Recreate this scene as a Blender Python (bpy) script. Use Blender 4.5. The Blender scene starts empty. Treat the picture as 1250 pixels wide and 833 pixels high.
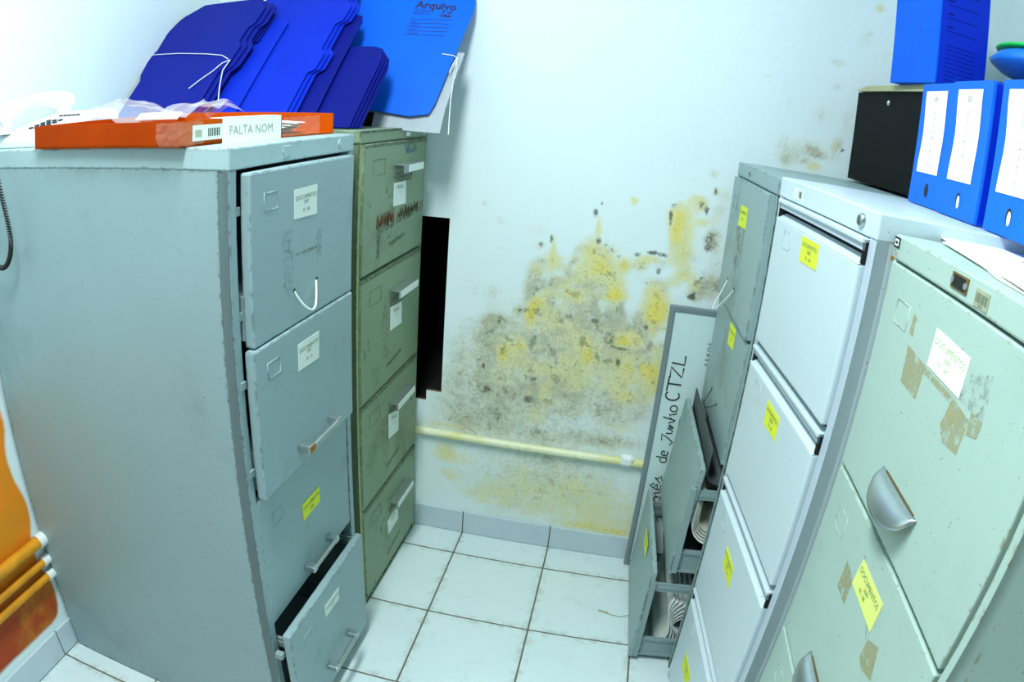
import bpy, bmesh, math, random
from mathutils import Vector, Matrix, Euler, noise
random.seed(7)
sc = bpy.context.scene
COL = sc.collection
R = math.radians

# ------------------------------------------------------------------ materials
def rgb(h):
    h = h.lstrip('#'); v = [int(h[i:i+2], 16)/255 for i in (0, 2, 4)]
    return tuple((c/12.92 if c <= .04045 else ((c+.055)/1.055)**2.4) for c in v) + (1.0,)

class NT:
    def __init__(s, name):
        s.m = bpy.data.materials.new(name); s.m.use_nodes = True; s.t = s.m.node_tree; s.t.nodes.clear()
        s.out = s.n('ShaderNodeOutputMaterial'); s.b = s.n('ShaderNodeBsdfPrincipled'); s.l(s.b.outputs[0], s.out.inputs[0])
        s._tc = None
    def n(s, t, **k):
        o = s.t.nodes.new(t)
        for a, v in k.items(): setattr(o, a, v)
        return o
    def l(s, a, b): s.t.links.new(a, b)
    def val(s, inp, v):
        if hasattr(v, 'is_output') or isinstance(v, bpy.types.NodeSocket): s.l(v, inp)
        else: inp.default_value = v
    def obj(s, scale=(1, 1, 1), loc=(0, 0, 0)):
        if s._tc is None: s._tc = s.n('ShaderNodeTexCoord')
        mp = s.n('ShaderNodeMapping'); mp.inputs['Scale'].default_value = scale; mp.inputs['Location'].default_value = loc
        s.l(s._tc.outputs['Object'], mp.inputs['Vector']); return mp.outputs[0]
    def noise(s, sc_, detail=4, rough=.6, scale=(1, 1, 1), loc=(0, 0, 0), dist=0.0):
        t = s.n('ShaderNodeTexNoise'); t.inputs['Scale'].default_value = sc_; t.inputs['Detail'].default_value = detail
        t.inputs['Roughness'].default_value = rough; t.inputs['Distortion'].default_value = dist
        s.l(s.obj(scale, loc), t.inputs['Vector']); return t.outputs[0]
    def math(s, op, a, b=0.0, c=None, clamp=False):
        t = s.n('ShaderNodeMath', operation=op); t.use_clamp = clamp
        s.val(t.inputs[0], a); s.val(t.inputs[1], b)
        if c is not None: s.val(t.inputs[2], c)
        return t.outputs[0]
    def ss(s, x, lo, hi, a=0.0, b=1.0):
        t = s.n('ShaderNodeMapRange', interpolation_type='SMOOTHSTEP')
        s.val(t.inputs[0], x); t.inputs[1].default_value = lo; t.inputs[2].default_value = hi
        t.inputs[3].default_value = a; t.inputs[4].default_value = b; return t.outputs[0]
    def mix(s, f, a, b):
        t = s.n('ShaderNodeMix', data_type='RGBA'); s.val(t.inputs[0], f); s.val(t.inputs[6], a); s.val(t.inputs[7], b); return t.outputs[2]
    def bump(s, h, strength=.2, dist=.001):
        t = s.n('ShaderNodeBump'); t.inputs['Strength'].default_value = strength; t.inputs['Distance'].default_value = dist
        s.l(h, t.inputs['Height']); s.l(t.outputs[0], s.b.inputs['Normal'])
    def col(s, c): s.val(s.b.inputs['Base Color'], c)
    def rough(s, r): s.val(s.b.inputs['Roughness'], r)
    def metal(s, v): s.b.inputs['Metallic'].default_value = v

def plain(name, c, rough=.5, metal=0.0, var=.08, spec=.5, ns=30.0):
    t = NT(name); c = rgb(c) if isinstance(c, str) else c
    d = tuple(x*(1-var*2) for x in c[:3])+(1,)
    t.col(t.mix(t.noise(ns, 3), d, tuple(min(1, x*(1+var)) for x in c[:3])+(1,)))
    t.rough(rough); t.metal(metal); t.b.inputs['Specular IOR Level'].default_value = spec
    return t.m

def paint(name, base, dirt, rust='#6b3a1c', rust_amt=.5, dirt_amt=.5, scratch=.4, rough=.42, off=(0, 0, 0), chips=.0, var=.12, speck='#2b2f2c', wear=.0, wearc='#4a4236'):
    """old enamelled steel: blotchy dirt, rubbed scratches, rust specks"""
    t = NT(name); b = rgb(base); d = rgb(dirt)
    b2 = tuple(x*(1-var) for x in b[:3])+(1,)
    c = t.mix(t.noise(5, 5, .6, loc=off), b2, b)
    dm = t.ss(t.noise(3.2, 8, .68, loc=(off[0]+3, off[1], off[2])), .52, .78, 0, dirt_amt)
    c = t.mix(dm, c, d)
    fine = t.ss(t.noise(60, 5, .7, loc=off), .58, .78, 0, dirt_amt*.6)
    c = t.mix(fine, c, d)
    sm = t.math('MULTIPLY', t.ss(t.noise(22, 4, .55, scale=(1, 1, 9), loc=(off[0], off[1]+5, off[2]), dist=1.2), .66, .74), t.ss(t.noise(4, 3, loc=(off[0]+9, 2, 1)), .5, .65))
    c = t.mix(t.math('MULTIPLY', sm, scratch), c, rgb(speck))
    sp = t.ss(t.noise(150, 2, .5, loc=(off[0], 7, off[2])), .735-.03*rust_amt, .76)
    c = t.mix(t.math('MULTIPLY', sp, min(1, .5+rust_amt*.5)), c, rgb(speck))
    rm = t.math('MULTIPLY', t.ss(t.noise(34, 7, .72, loc=(off[0]+1, off[1]+2, 8)), .64-.05*rust_amt, .72-.03*rust_amt), t.ss(t.noise(2.5, 4, loc=(off[0]+6, 4, off[2])), .45, .68))
    c = t.mix(t.math('MULTIPLY', rm, rust_amt), c, rgb(rust))
    if chips:
        cm = t.ss(t.noise(26, 6, .7, loc=(off[0]+11, 1, 3), scale=(1, 1, .6)), .69-.05*chips, .71-.05*chips)
        c = t.mix(t.math('MULTIPLY', cm, .85), c, rgb('#3a3a2a'))
    if wear:   # paint worn off along the bent edges of the sheet steel
        bv = t.n('ShaderNodeBevel', samples=4); bv.inputs['Radius'].default_value = .006
        ge = t.n('ShaderNodeNewGeometry'); vm = t.n('ShaderNodeVectorMath', operation='DOT_PRODUCT'); t.l(bv.outputs[0], vm.inputs[0]); t.l(ge.outputs['Normal'], vm.inputs[1])
        em = t.ss(t.math('SUBTRACT', 1.0, vm.outputs['Value']), .002, .05)
        wn = t.ss(t.noise(42, 6, .75, loc=(off[0]+2, 3, off[2])), .56-.14*wear, .64-.12*wear)
        c = t.mix(t.math('MULTIPLY', t.math('MULTIPLY', em, wn), .85), c, rgb(wearc))
    t.col(c); t.rough(t.math('ADD', t.math('MULTIPLY', dm, .3), rough))
    t.b.inputs['Specular IOR Level'].default_value = .4
    t.bump(t.noise(9, 3, .5), .12, .004)
    return t.m

M = {}
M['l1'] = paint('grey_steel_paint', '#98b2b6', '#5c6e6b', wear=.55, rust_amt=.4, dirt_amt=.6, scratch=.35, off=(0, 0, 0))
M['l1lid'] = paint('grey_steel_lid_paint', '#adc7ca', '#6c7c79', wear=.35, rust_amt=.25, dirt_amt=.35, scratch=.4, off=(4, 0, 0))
M['l2'] = paint('green_steel_paint', '#889f80', '#55684a', wear=1.0, wearc='#3a2c1c', rust='#5b3216', rust_amt=1.0, dirt_amt=.85, scratch=1.0, rough=.5, off=(2, 1, 0), chips=.8, speck='#26281c')
M['l2post'] = paint('yellow_green_steel_paint', '#b2c084', '#6f7840', wear=1.0, wearc='#3a2c1c', rust='#5b3216', rust_amt=.9, dirt_amt=.7, scratch=.9, rough=.5, off=(5, 1, 0), chips=.7, speck='#26281c')
M['r1'] = paint('far_grey_steel_paint', '#98b2b3', '#606c60', wear=.8, rust_amt=.6, dirt_amt=.6, scratch=.35, off=(7, 3, 1))
M['r2'] = paint('light_steel_paint', '#cfe0e6', '#a3b4b8', rust_amt=.04, dirt_amt=.22, scratch=.1, rough=.35, off=(1, 8, 2), var=.05)
M['r2frame'] = paint('light_steel_frame_paint', '#bccbd8', '#9aa8b2', rust_amt=.04, dirt_amt=.2, scratch=.1, rough=.35, off=(1, 9, 2), var=.05)
M['r3'] = paint('pale_green_steel_paint', '#b2cbc0', '#8a9b8c', wear=.3, wearc='#8a6a40', rust='#7d4a22', rust_amt=.3, dirt_amt=.25, scratch=.15, off=(3, 4, 6), var=.06)
M['dark'] = plain('dark_interior', '#15181a', .8)
M['void'] = plain('black_void', '#050505', .95)
M['chrome'] = plain('worn_chrome', '#b9c4c4', .32, .85, .1)
M['alu'] = plain('aluminium', '#93a0a4', .45, .6, .08)
M['galv'] = paint('galvanised_rail', '#8fa5a6', '#5a6a68', rust_amt=.3, dirt_amt=.5, scratch=.3, off=(8, 8, 8))
M['rusty'] = plain('rusty_brass', '#b07a2e', .6, .3, .25, ns=120)
M['white_cord'] = plain('white_cord', '#e6eeee', .7)
M['dark_wire'] = plain('dark_wire', '#20201f', .6)
M['label'] = plain('white_label_paper', '#e4efe6', .8, 0, .03)
M['label_w'] = plain('bright_label_paper', '#fbfff4', .8, 0, .01)
M['yellow'] = plain('yellow_label_paper', '#e6f03c', .8, 0, .04)
M['paleyellow'] = plain('pale_yellow_label_paper', '#ecf884', .8, 0, .03)
M['ink'] = plain('black_ink', '#20242a', .8)
M['faint'] = plain('grey_ink', '#72806a', .8)
M['faintg'] = plain('green_grey_ink', '#b9d49a', .8)
M['blue_ink'] = plain('dark_blue_ink', '#08104e', .6)
M['white'] = plain('white_paper', '#f4f8f8', .8, 0, .02)
M['cream'] = plain('cream_paper', '#d8dccb', .8, 0, .05)
M['brown'] = plain('brown_card', '#6f5a2c', .8, 0, .2)
M['kraft'] = plain('kraft_sheet', '#b7b88e', .8, 0, .15)
M['black_plastic'] = plain('black_plastic', '#06080a', .6, 0, .25, ns=8, spec=.15)
M['phone'] = plain('white_phone_plastic', '#eef4f6', .35, 0, .01)
M['button'] = plain('dark_button', '#1c2028', .5)
M['orange'] = plain('orange_tray_board', '#b23e02', .5, 0, .16, ns=9, spec=.04)
M['orange_in'] = plain('orange_tray_inside', '#c65206', .5, 0, .1, ns=9, spec=.04)
M['green_plastic'] = plain('green_plastic', '#2ee65a', .4)
M['cyan_plastic'] = plain('blue_tub_plastic', '#2f8cf5', .35)

def blue(name, base, dark):
    t = NT(name)
    c = t.mix(t.noise(7, 4), rgb(dark), rgb(base))
    w = t.math('MULTIPLY', t.ss(t.noise(40, 5, .7, scale=(1, 5, 1)), .66, .74), .35)
    c = t.mix(w, c, rgb('#4a68e0'))
    t.col(c); t.rough(.5); t.b.inputs['Specular IOR Level'].default_value = .12
    t.bump(t.noise(320, 1, .5, scale=(1, .02, 1)), .08, .0006)
    return t.m
M['blueA'] = blue('navy_corrugated_plastic', '#0f1f92', '#0b177c')
M['blueB'] = blue('royal_corrugated_plastic', '#0b2fc6', '#0828b0')
M['blueC'] = blue('deep_blue_corrugated_plastic', '#0a1684', '#07106a')
M['blueD'] = blue('bright_blue_corrugated_plastic', '#0a68ec', '#085cdc')
M['blueE'] = blue('spine_blue_plastic', '#1f74e6', '#1a68da')
M['blueF'] = blue('side_blue_plastic', '#0a38d8', '#082fc4')

def glass_like(name, c, alpha):
    t = NT(name); t.col(rgb(c)); t.rough(.15); t.b.inputs['Alpha'].default_value = alpha
    t.b.inputs['Specular IOR Level'].default_value = 1.0
    return t.m
M['bag'] = glass_like('clear_plastic_bag', '#dfeaf0', .28)
M['tape'] = glass_like('clear_packing_tape', '#e8d8c0', .13)

def stain(name, c, dens=.5, ns=45, c2=None, seed=0.0, op=.6):
    t = NT(name)
    t.col(t.mix(t.noise(ns*2, 4), rgb(c), rgb(c2 or c))); t.rough(.7)
    a = t.ss(t.noise(ns, 6, .75, loc=(seed, seed, 0)), .56-.3*dens, .80-.3*dens, 0, op)
    t.l(a, t.b.inputs['Alpha']); return t.m
M['glue'] = stain('old_tape_glue', '#bdbc94', .8, 60, '#a39b6a', op=.7)
M['gluegrey'] = stain('grey_tape_glue', '#8f9d90', .35, 80, '#6d6c58', op=.5)
M['rustscrawl'] = stain('rust_scrawl', '#7a3a1c', .42, 150, '#3a2a18', op=.85)
M['smudge'] = stain('grey_smudge', '#55646a', .40, 110, '#6a7475', op=.38)
M['brownrun'] = stain('brown_run', '#7e7a60', .45, 30, '#8a8568')
M['bluesmudge'] = stain('blue_ink_smudge', '#3f6f96', .6, 60)
M['darkline'] = stain('worn_dark_line', '#2c2f22', .5, 160, op=.85)
M['rustscrawl2'] = plain('rust_line', '#7a4a2a', .8, 0, .3, ns=90); M['darkline2'] = plain('dark_line', '#5c5a3e', .8, 0, .3, ns=90)
M['barcode'] = plain('barcode_sticker', '#a9b095', .8, 0, .1)

# ------------------------------------------------------------------ mesh helpers
class MB:
    """collects shapes into one mesh with material slots"""
    def __init__(s): s.v = []; s.f = []; s.fm = []; s.sm = []; s.mats = []; s.X = None
    def mi(s, m):
        if m not in s.mats: s.mats.append(m)
        return s.mats.index(m)
    def add(s, vs, fs, m, smooth=False, X=None):
        o = len(s.v); k = s.mi(m); XX = X or s.X
        for p in vs:
            p = Vector(p); s.v.append(XX @ p if XX else p)
        for f in fs: s.f.append([o+i for i in f]); s.fm.append(k); s.sm.append(smooth)
        return s
    def box(s, x0, x1, y0, y1, z0, z1, m, X=None, bev=0.0):
        if bev:
            bm = bmesh.new()
            vs = [bm.verts.new(p) for p in [(x0,y0,z0),(x1,y0,z0),(x1,y1,z0),(x0,y1,z0),(x0,y0,z1),(x1,y0,z1),(x1,y1,z1),(x0,y1,z1)]]
            for f in [(0,3,2,1),(4,5,6,7),(0,1,5,4),(1,2,6,5),(2,3,7,6),(3,0,4,7)]: bm.faces.new([vs[i] for i in f])
            bmesh.ops.bevel(bm, geom=bm.edges[:], offset=bev, segments=2, affect='EDGES', profile=.5)
            s.bm(bm, m, X); return s
        return s.add([(x0,y0,z0),(x1,y0,z0),(x1,y1,z0),(x0,y1,z0),(x0,y0,z1),(x1,y0,z1),(x1,y1,z1),(x0,y1,z1)],
                     [(0,3,2,1),(4,5,6,7),(0,1,5,4),(1,2,6,5),(2,3,7,6),(3,0,4,7)], m, X=X)
    def bm(s, bm, m, X=None, smooth=False):
        bm.verts.index_update()
        s.add([v.co.copy() for v in bm.verts], [[v.index for v in f.verts] for f in bm.faces], m, smooth, X); bm.free(); return s
    def tube(s, pts, r, m, n=8, X=None, closed=False, cap=True):
        pts = [Vector(p) for p in pts]; N = len(pts); rs = r if isinstance(r, (list, tuple)) else [r]*N
        vs = []; up = Vector((0, 0, 1)); last = None
        for i, p in enumerate(pts):
            a = pts[(i-1) % N] if (closed or i > 0) else p; b = pts[(i+1) % N] if (closed or i < N-1) else p
            d = (b-a).normalized()
            if last is None:
                u = d.cross(up)
                if u.length < 1e-3: u = d.cross(Vector((1, 0, 0)))
            else: u = last - d*last.dot(d)
            u.normalize(); last = u; w = d.cross(u)
            for k in range(n):
                t = 2*math.pi*k/n; vs.append(p+(u*math.cos(t)+w*math.sin(t))*rs[i])
        fs = []
        for i in range(N if closed else N-1):
            for k in range(n):
                fs.append((i*n+k, i*n+(k+1) % n, ((i+1) % N)*n+(k+1) % n, ((i+1) % N)*n+k))
        s.add(vs, fs, m, True, X)
        if cap and not closed: s.add(vs[:n], [tuple(range(n))], m, False, X); s.add(vs[-n:], [tuple(range(n))[::-1]], m, False, X)
        return s
    def prism(s, poly, z0, z1, m, X=None):
        n = len(poly)
        vs = [(a, b, z0) for a, b in poly]+[(a, b, z1) for a, b in poly]
        fs = [tuple(range(n))[::-1], tuple(range(n, 2*n))]+[(i, (i+1) % n, n+(i+1) % n, n+i) for i in range(n)]
        return s.add(vs, fs, m, X=X)
    def lathe(s, prof, m, n=32, X=None, ang=2*math.pi):
        vs = []; fs = []; k = len(prof)
        for i in range(n):
            t = ang*i/n
            for r_, z in prof: vs.append((r_*math.cos(t), r_*math.sin(t), z))
        for i in range(n):
            j = (i+1) % n
            for q in range(k-1): fs.append((i*k+q, j*k+q, j*k+q+1, i*k+q+1))
        return s.add(vs, fs, m, True, X)
    def text(s, body, size, m, X, align='CENTER', bold=0.0):
        cu = bpy.data.curves.new('t', 'FONT'); cu.body = body; cu.size = size; cu.align_x = align; cu.align_y = 'CENTER'
        cu.resolution_u = 2; cu.extrude = 0.0; cu.offset = bold
        o = bpy.data.objects.new('t', cu); COL.objects.link(o)
        bpy.context.view_layer.update()
        me = o.evaluated_get(bpy.context.evaluated_depsgraph_get()).to_mesh()
        vs = [v.co.copy() for v in me.vertices]; fs = [list(p.vertices) for p in me.polygons]
        s.add(vs, fs, m, False, X)
        bpy.data.objects.remove(o); bpy.data.curves.remove(cu); return s
    def build(s, name, parent=None, matrix=None):
        me = bpy.data.meshes.new(name); me.from_pydata([tuple(v) for v in s.v], [], s.f)
        for m in s.mats: me.materials.append(m)
        for p, k, sm in zip(me.polygons, s.fm, s.sm): p.material_index = k; p.use_smooth = sm
        me.update()
        o = bpy.data.objects.new(name, me); COL.objects.link(o)
        if parent: o.parent = parent
        if matrix is not None: o.matrix_local = matrix
        return o

def thing(name, label, cat, loc=(0, 0, 0), rz=0.0, group=None):
    o = bpy.data.objects.new(name, None); o.empty_display_size = .05; COL.objects.link(o)
    o.location = loc; o.rotation_euler = (0, 0, rz); tag(o, label, cat, group); return o
def tag(o, label, cat, group=None):
    o['label'] = label; o['category'] = cat
    if group: o['group'] = group
    return o
def struct(o): o['kind'] = 'structure'; return o
# text lying on a plane facing -y (local): u->x, v->z
def FX(x, y, z, ang=0.0): return Matrix.Translation((x, y, z)) @ Matrix.Rotation(R(90), 4, 'X') @ Matrix.Rotation(ang, 4, 'Z')

# ------------------------------------------------------------------ room shell
W, H, D = 2.42, 2.7, 3.4
YEL= [(1.142,0.986,0.028,0.025,0.7),(1.134,1.021,0.007,0.038,0.7),(1.189,0.92,0.033,0.022,0.7),(1.218,0.894,0.029,0.017,0.9),(1.129,0.892,0.019,0.012,0.5),(1.104,0.867,0.017,0.015,1.0),(1.086,0.826,0.012,0.03,1.0),(1.086,0.962,0.022,0.02,0.5),(1.26,1.02,0.046,0.043,0.5),(1.289,0.987,0.042,0.033,0.5),(1.225,0.969,0.028,0.029,0.5),(1.326,0.938,0.024,0.021,1.0),(1.334,0.91,0.024,0.012,0.9),(1.257,1.103,0.007,0.028,0.7),(1.243,1.044,0.016,0.028,0.5),(1.342,1.002,0.012,0.015,1.4),(1.323,0.908,0.023,0.014,0.8),(1.282,0.987,0.047,0.044,0.4),(1.386,1.015,0.023,0.019,0.5),(1.414,1.031,0.021,0.012,0.7),(1.483,1.171,0.03,0.023,0.9),(1.493,1.134,0.025,0.032,0.8),(1.472,1.113,0.014,0.038,0.8),(1.501,1.093,0.025,0.033,0.7),(1.501,1.043,0.028,0.029,0.6),(1.519,0.999,0.021,0.017,1.0),(1.534,1.208,0.021,0.02,0.7),(1.519,1.22,0.018,0.011,0.5),(1.546,1.156,0.014,0.009,0.8),(1.574,1.249,0.01,0.011,0.7),(1.348,1.193,0.009,0.01,0.7),(1.575,1.172,0.016,0.019,0.4),(1.439,0.937,0.021,0.022,0.9),(1.452,0.894,0.031,0.032,1.1),(1.45,0.859,0.026,0.02,1.1),(1.491,0.976,0.019,0.015,0.5),(1.554,0.972,0.014,0.014,0.6),(1.109,0.847,0.024,0.013,0.6),(1.085,0.81,0.01,0.025,0.9),(1.459,0.88,0.031,0.027,0.7),(1.451,0.821,0.009,0.02,0.9),(1.389,0.789,0.034,0.02,1.2),(1.369,0.771,0.027,0.013,0.9),(1.245,0.761,0.029,0.026,0.7),(1.268,0.717,0.022,0.029,0.8),(1.199,0.683,0.015,0.027,0.5),(1.14,0.65,0.039,0.016,0.6),(1.063,0.719,0.015,0.016,0.7),(1.008,0.673,0.012,0.026,1.0),(1.023,0.705,0.023,0.016,0.6),(1.044,0.673,0.03,0.032,0.5),(1.021,0.602,0.013,0.014,0.8),(1.152,0.575,0.013,0.036,0.5),(1.377,0.661,0.034,0.043,0.8),(1.423,0.705,0.042,0.026,0.8),(1.403,0.602,0.035,0.016,0.8),(1.455,0.672,0.03,0.045,0.7),(1.478,0.718,0.02,0.047,0.7),(1.483,0.639,0.02,0.027,0.6),(1.14,0.805,0.043,0.028,0.35),(1.278,0.689,0.054,0.047,0.3),(1.22,0.638,0.045,0.027,0.4),(0.843,0.316,0.022,0.032,0.5),(0.86,0.226,0.04,0.016,0.4),(1.132,0.487,0.031,0.023,0.4),(1.066,0.179,0.137,0.046,0.3),(1.328,0.107,0.065,0.01,0.7),(1.444,0.1,0.038,0.01,0.9),(1.362,0.204,0.107,0.065,0.3),(1.194,0.236,0.16,0.078,0.2),(1.404,0.49,0.05,0.017,0.35),(1.839,1.363,0.02,0.011,0.6),(1.897,1.427,0.012,0.014,0.4),(1.987,1.849,0.01,0.01,0.5),(1.198,0.743,0.194,0.131,0.22),(0.858,0.41,0.055,0.009,0.6)]
GRY= [(1.203,0.691,0.232,0.134,0.42),(0.976,0.722,0.038,0.047,1.0),(0.973,0.58,0.031,0.028,0.9),(0.954,0.627,0.016,0.033,0.7),(0.984,0.789,0.025,0.015,0.6),(1.107,0.562,0.04,0.044,0.8),(1.034,0.565,0.036,0.028,0.5),(1.011,0.49,0.031,0.035,0.6),(1.131,0.744,0.058,0.036,0.5),(1.094,0.822,0.024,0.015,0.5),(1.203,0.814,0.038,0.025,0.5),(1.262,0.827,0.029,0.015,0.7),(1.307,0.818,0.058,0.02,0.6),(1.337,0.758,0.024,0.051,0.6),(1.301,0.769,0.048,0.036,0.5),(1.361,0.706,0.019,0.026,0.7),(1.395,0.748,0.048,0.02,0.7),(1.421,0.839,0.019,0.025,0.7),(1.356,0.817,0.029,0.01,0.6),(1.265,0.592,0.074,0.032,0.3),(1.218,0.599,0.045,0.033,0.5),(1.166,0.616,0.04,0.022,0.6),(1.356,0.439,0.102,0.021,0.6),(1.368,0.521,0.051,0.022,0.5),(1.366,0.572,0.05,0.033,0.5),(1.455,0.64,0.025,0.027,0.5),(1.455,0.56,0.035,0.039,0.5),(1.232,0.526,0.035,0.023,0.4),(0.903,0.445,0.038,0.041,0.35),(0.947,0.438,0.08,0.035,0.4),(1.13,0.428,0.077,0.018,0.4),(1.09,0.92,0.022,0.037,0.9),(1.082,0.876,0.014,0.02,0.8),(1.122,0.859,0.02,0.013,0.8),(1.158,0.916,0.029,0.024,0.4),(1.237,0.949,0.018,0.02,0.6),(1.281,0.94,0.03,0.025,0.5),(1.2,0.864,0.011,0.01,0.8),(1.231,0.863,0.017,0.019,0.7),(1.272,0.829,0.024,0.016,0.7),(1.331,0.864,0.014,0.029,0.5),(1.095,1.031,0.014,0.012,0.45),(1.086,1.078,0.032,0.024,0.28),(0.925,1.138,0.014,0.014,0.45),(0.972,1.09,0.019,0.017,0.3),(0.97,0.877,0.02,0.02,0.35),(0.916,0.898,0.05,0.061,0.18),(0.977,0.788,0.025,0.013,0.7),(1.049,0.829,0.012,0.01,0.8),(1.103,0.986,0.015,0.015,0.4),(1.579,1.111,0.021,0.03,0.9),(1.6,0.972,0.036,0.027,0.9),(1.553,0.945,0.019,0.019,0.9),(1.568,0.974,0.014,0.014,0.8),(1.387,1.008,0.018,0.015,0.6),(1.447,1.021,0.018,0.019,0.5),(1.464,0.948,0.014,0.02,0.6),(1.43,0.967,0.038,0.014,0.5),(1.51,1.056,0.028,0.024,0.35),(1.562,1.296,0.014,0.013,0.6),(1.507,1.275,0.009,0.007,0.5),(1.598,1.243,0.018,0.018,0.35),(1.363,1.143,0.037,0.033,0.22),(1.322,0.856,0.038,0.025,0.6),(1.407,0.852,0.019,0.024,0.6),(1.59,1.198,0.018,0.014,0.35),(1.539,1.204,0.01,0.018,0.5),(1.879,1.666,0.029,0.012,0.45),(1.879,1.597,0.017,0.014,0.5),(1.951,1.744,0.027,0.025,0.4),(1.968,1.772,0.013,0.009,0.4),(1.987,1.849,0.025,0.019,0.3),(2.015,1.708,0.015,0.024,0.35),(1.846,1.511,0.031,0.029,0.45),(1.82,1.409,0.048,0.028,0.6),(1.849,1.4,0.019,0.012,0.7),(1.768,1.37,0.031,0.021,0.55),(1.738,1.414,0.023,0.028,0.35),(1.901,1.435,0.017,0.023,0.6),(1.925,1.507,0.017,0.055,0.35),(1.813,1.373,0.008,0.007,0.8),(1.672,1.593,0.014,0.009,0.3),(1.748,1.524,0.018,0.018,0.22),(1.894,1.391,0.025,0.018,0.35),(1.067,0.166,0.245,0.136,0.22),(1.27,0.331,0.156,0.093,0.22),(1.109,0.334,0.157,0.062,0.2),(0.84,0.525,0.054,0.087,0.3),(0.875,0.643,0.036,0.083,0.2),(0.789,0.398,0.028,0.03,0.2),(1.206,0.898,0.142,0.151,0.15),(0.987,0.52,0.078,0.086,0.3),(1.609,1.099,0.024,0.143,0.2),(1.573,1.021,0.047,0.047,0.3),(1.104,0.677,0.148,0.164,0.2)]
DRK= [(1.244,1.145,0.007,0.01,1.0),(1.259,1.175,0.004,0.005,0.9),(1.261,1.065,0.009,0.01,0.8),(1.126,1.054,0.005,0.014,0.8),(1.096,1.036,0.008,0.007,0.7),(1.286,1.055,0.007,0.005,0.6),(1.304,1.043,0.007,0.008,0.6),(1.323,1.028,0.007,0.005,0.7),(1.455,1.167,0.005,0.009,1.0),(1.458,1.149,0.004,0.012,0.8),(1.461,1.194,0.01,0.007,0.7),(1.555,1.193,0.007,0.012,0.8),(1.537,1.206,0.007,0.009,0.8),(1.573,1.249,0.006,0.011,0.8),(1.567,0.996,0.005,0.004,1.0),(1.547,0.939,0.012,0.012,0.9),(1.576,1.113,0.016,0.023,0.6),(1.575,1.084,0.012,0.009,0.6),(1.419,1.051,0.014,0.006,1.0),(1.45,1.048,0.012,0.007,0.8),(1.375,1.04,0.01,0.007,0.7),(1.442,1.001,0.007,0.01,0.8),(1.412,0.96,0.005,0.007,0.6),(0.954,0.635,0.005,0.011,0.9),(0.969,0.56,0.016,0.014,0.7),(1.101,0.544,0.02,0.014,0.7),(1.112,0.616,0.01,0.011,0.6),(1.361,0.706,0.007,0.013,0.8),(1.428,0.828,0.009,0.008,0.8),(1.365,0.752,0.024,0.005,0.7),(1.277,0.827,0.012,0.008,0.7),(0.992,0.787,0.007,0.007,0.7),(1.167,0.705,0.01,0.008,0.5),(1.92,1.422,0.005,0.007,1.0),(0.983,1.011,0.003,0.003,1.0),(1.616,0.979,0.012,0.024,0.5),(1.051,0.829,0.007,0.005,0.8),(0.904,1.009,0.049,0.049,0.1),(0.989,0.492,0.027,0.029,0.3),(1.308,0.849,0.019,0.013,0.4),(1.208,0.652,0.098,0.081,0.15),(1.334,0.776,0.01,0.026,0.5)]

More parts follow.
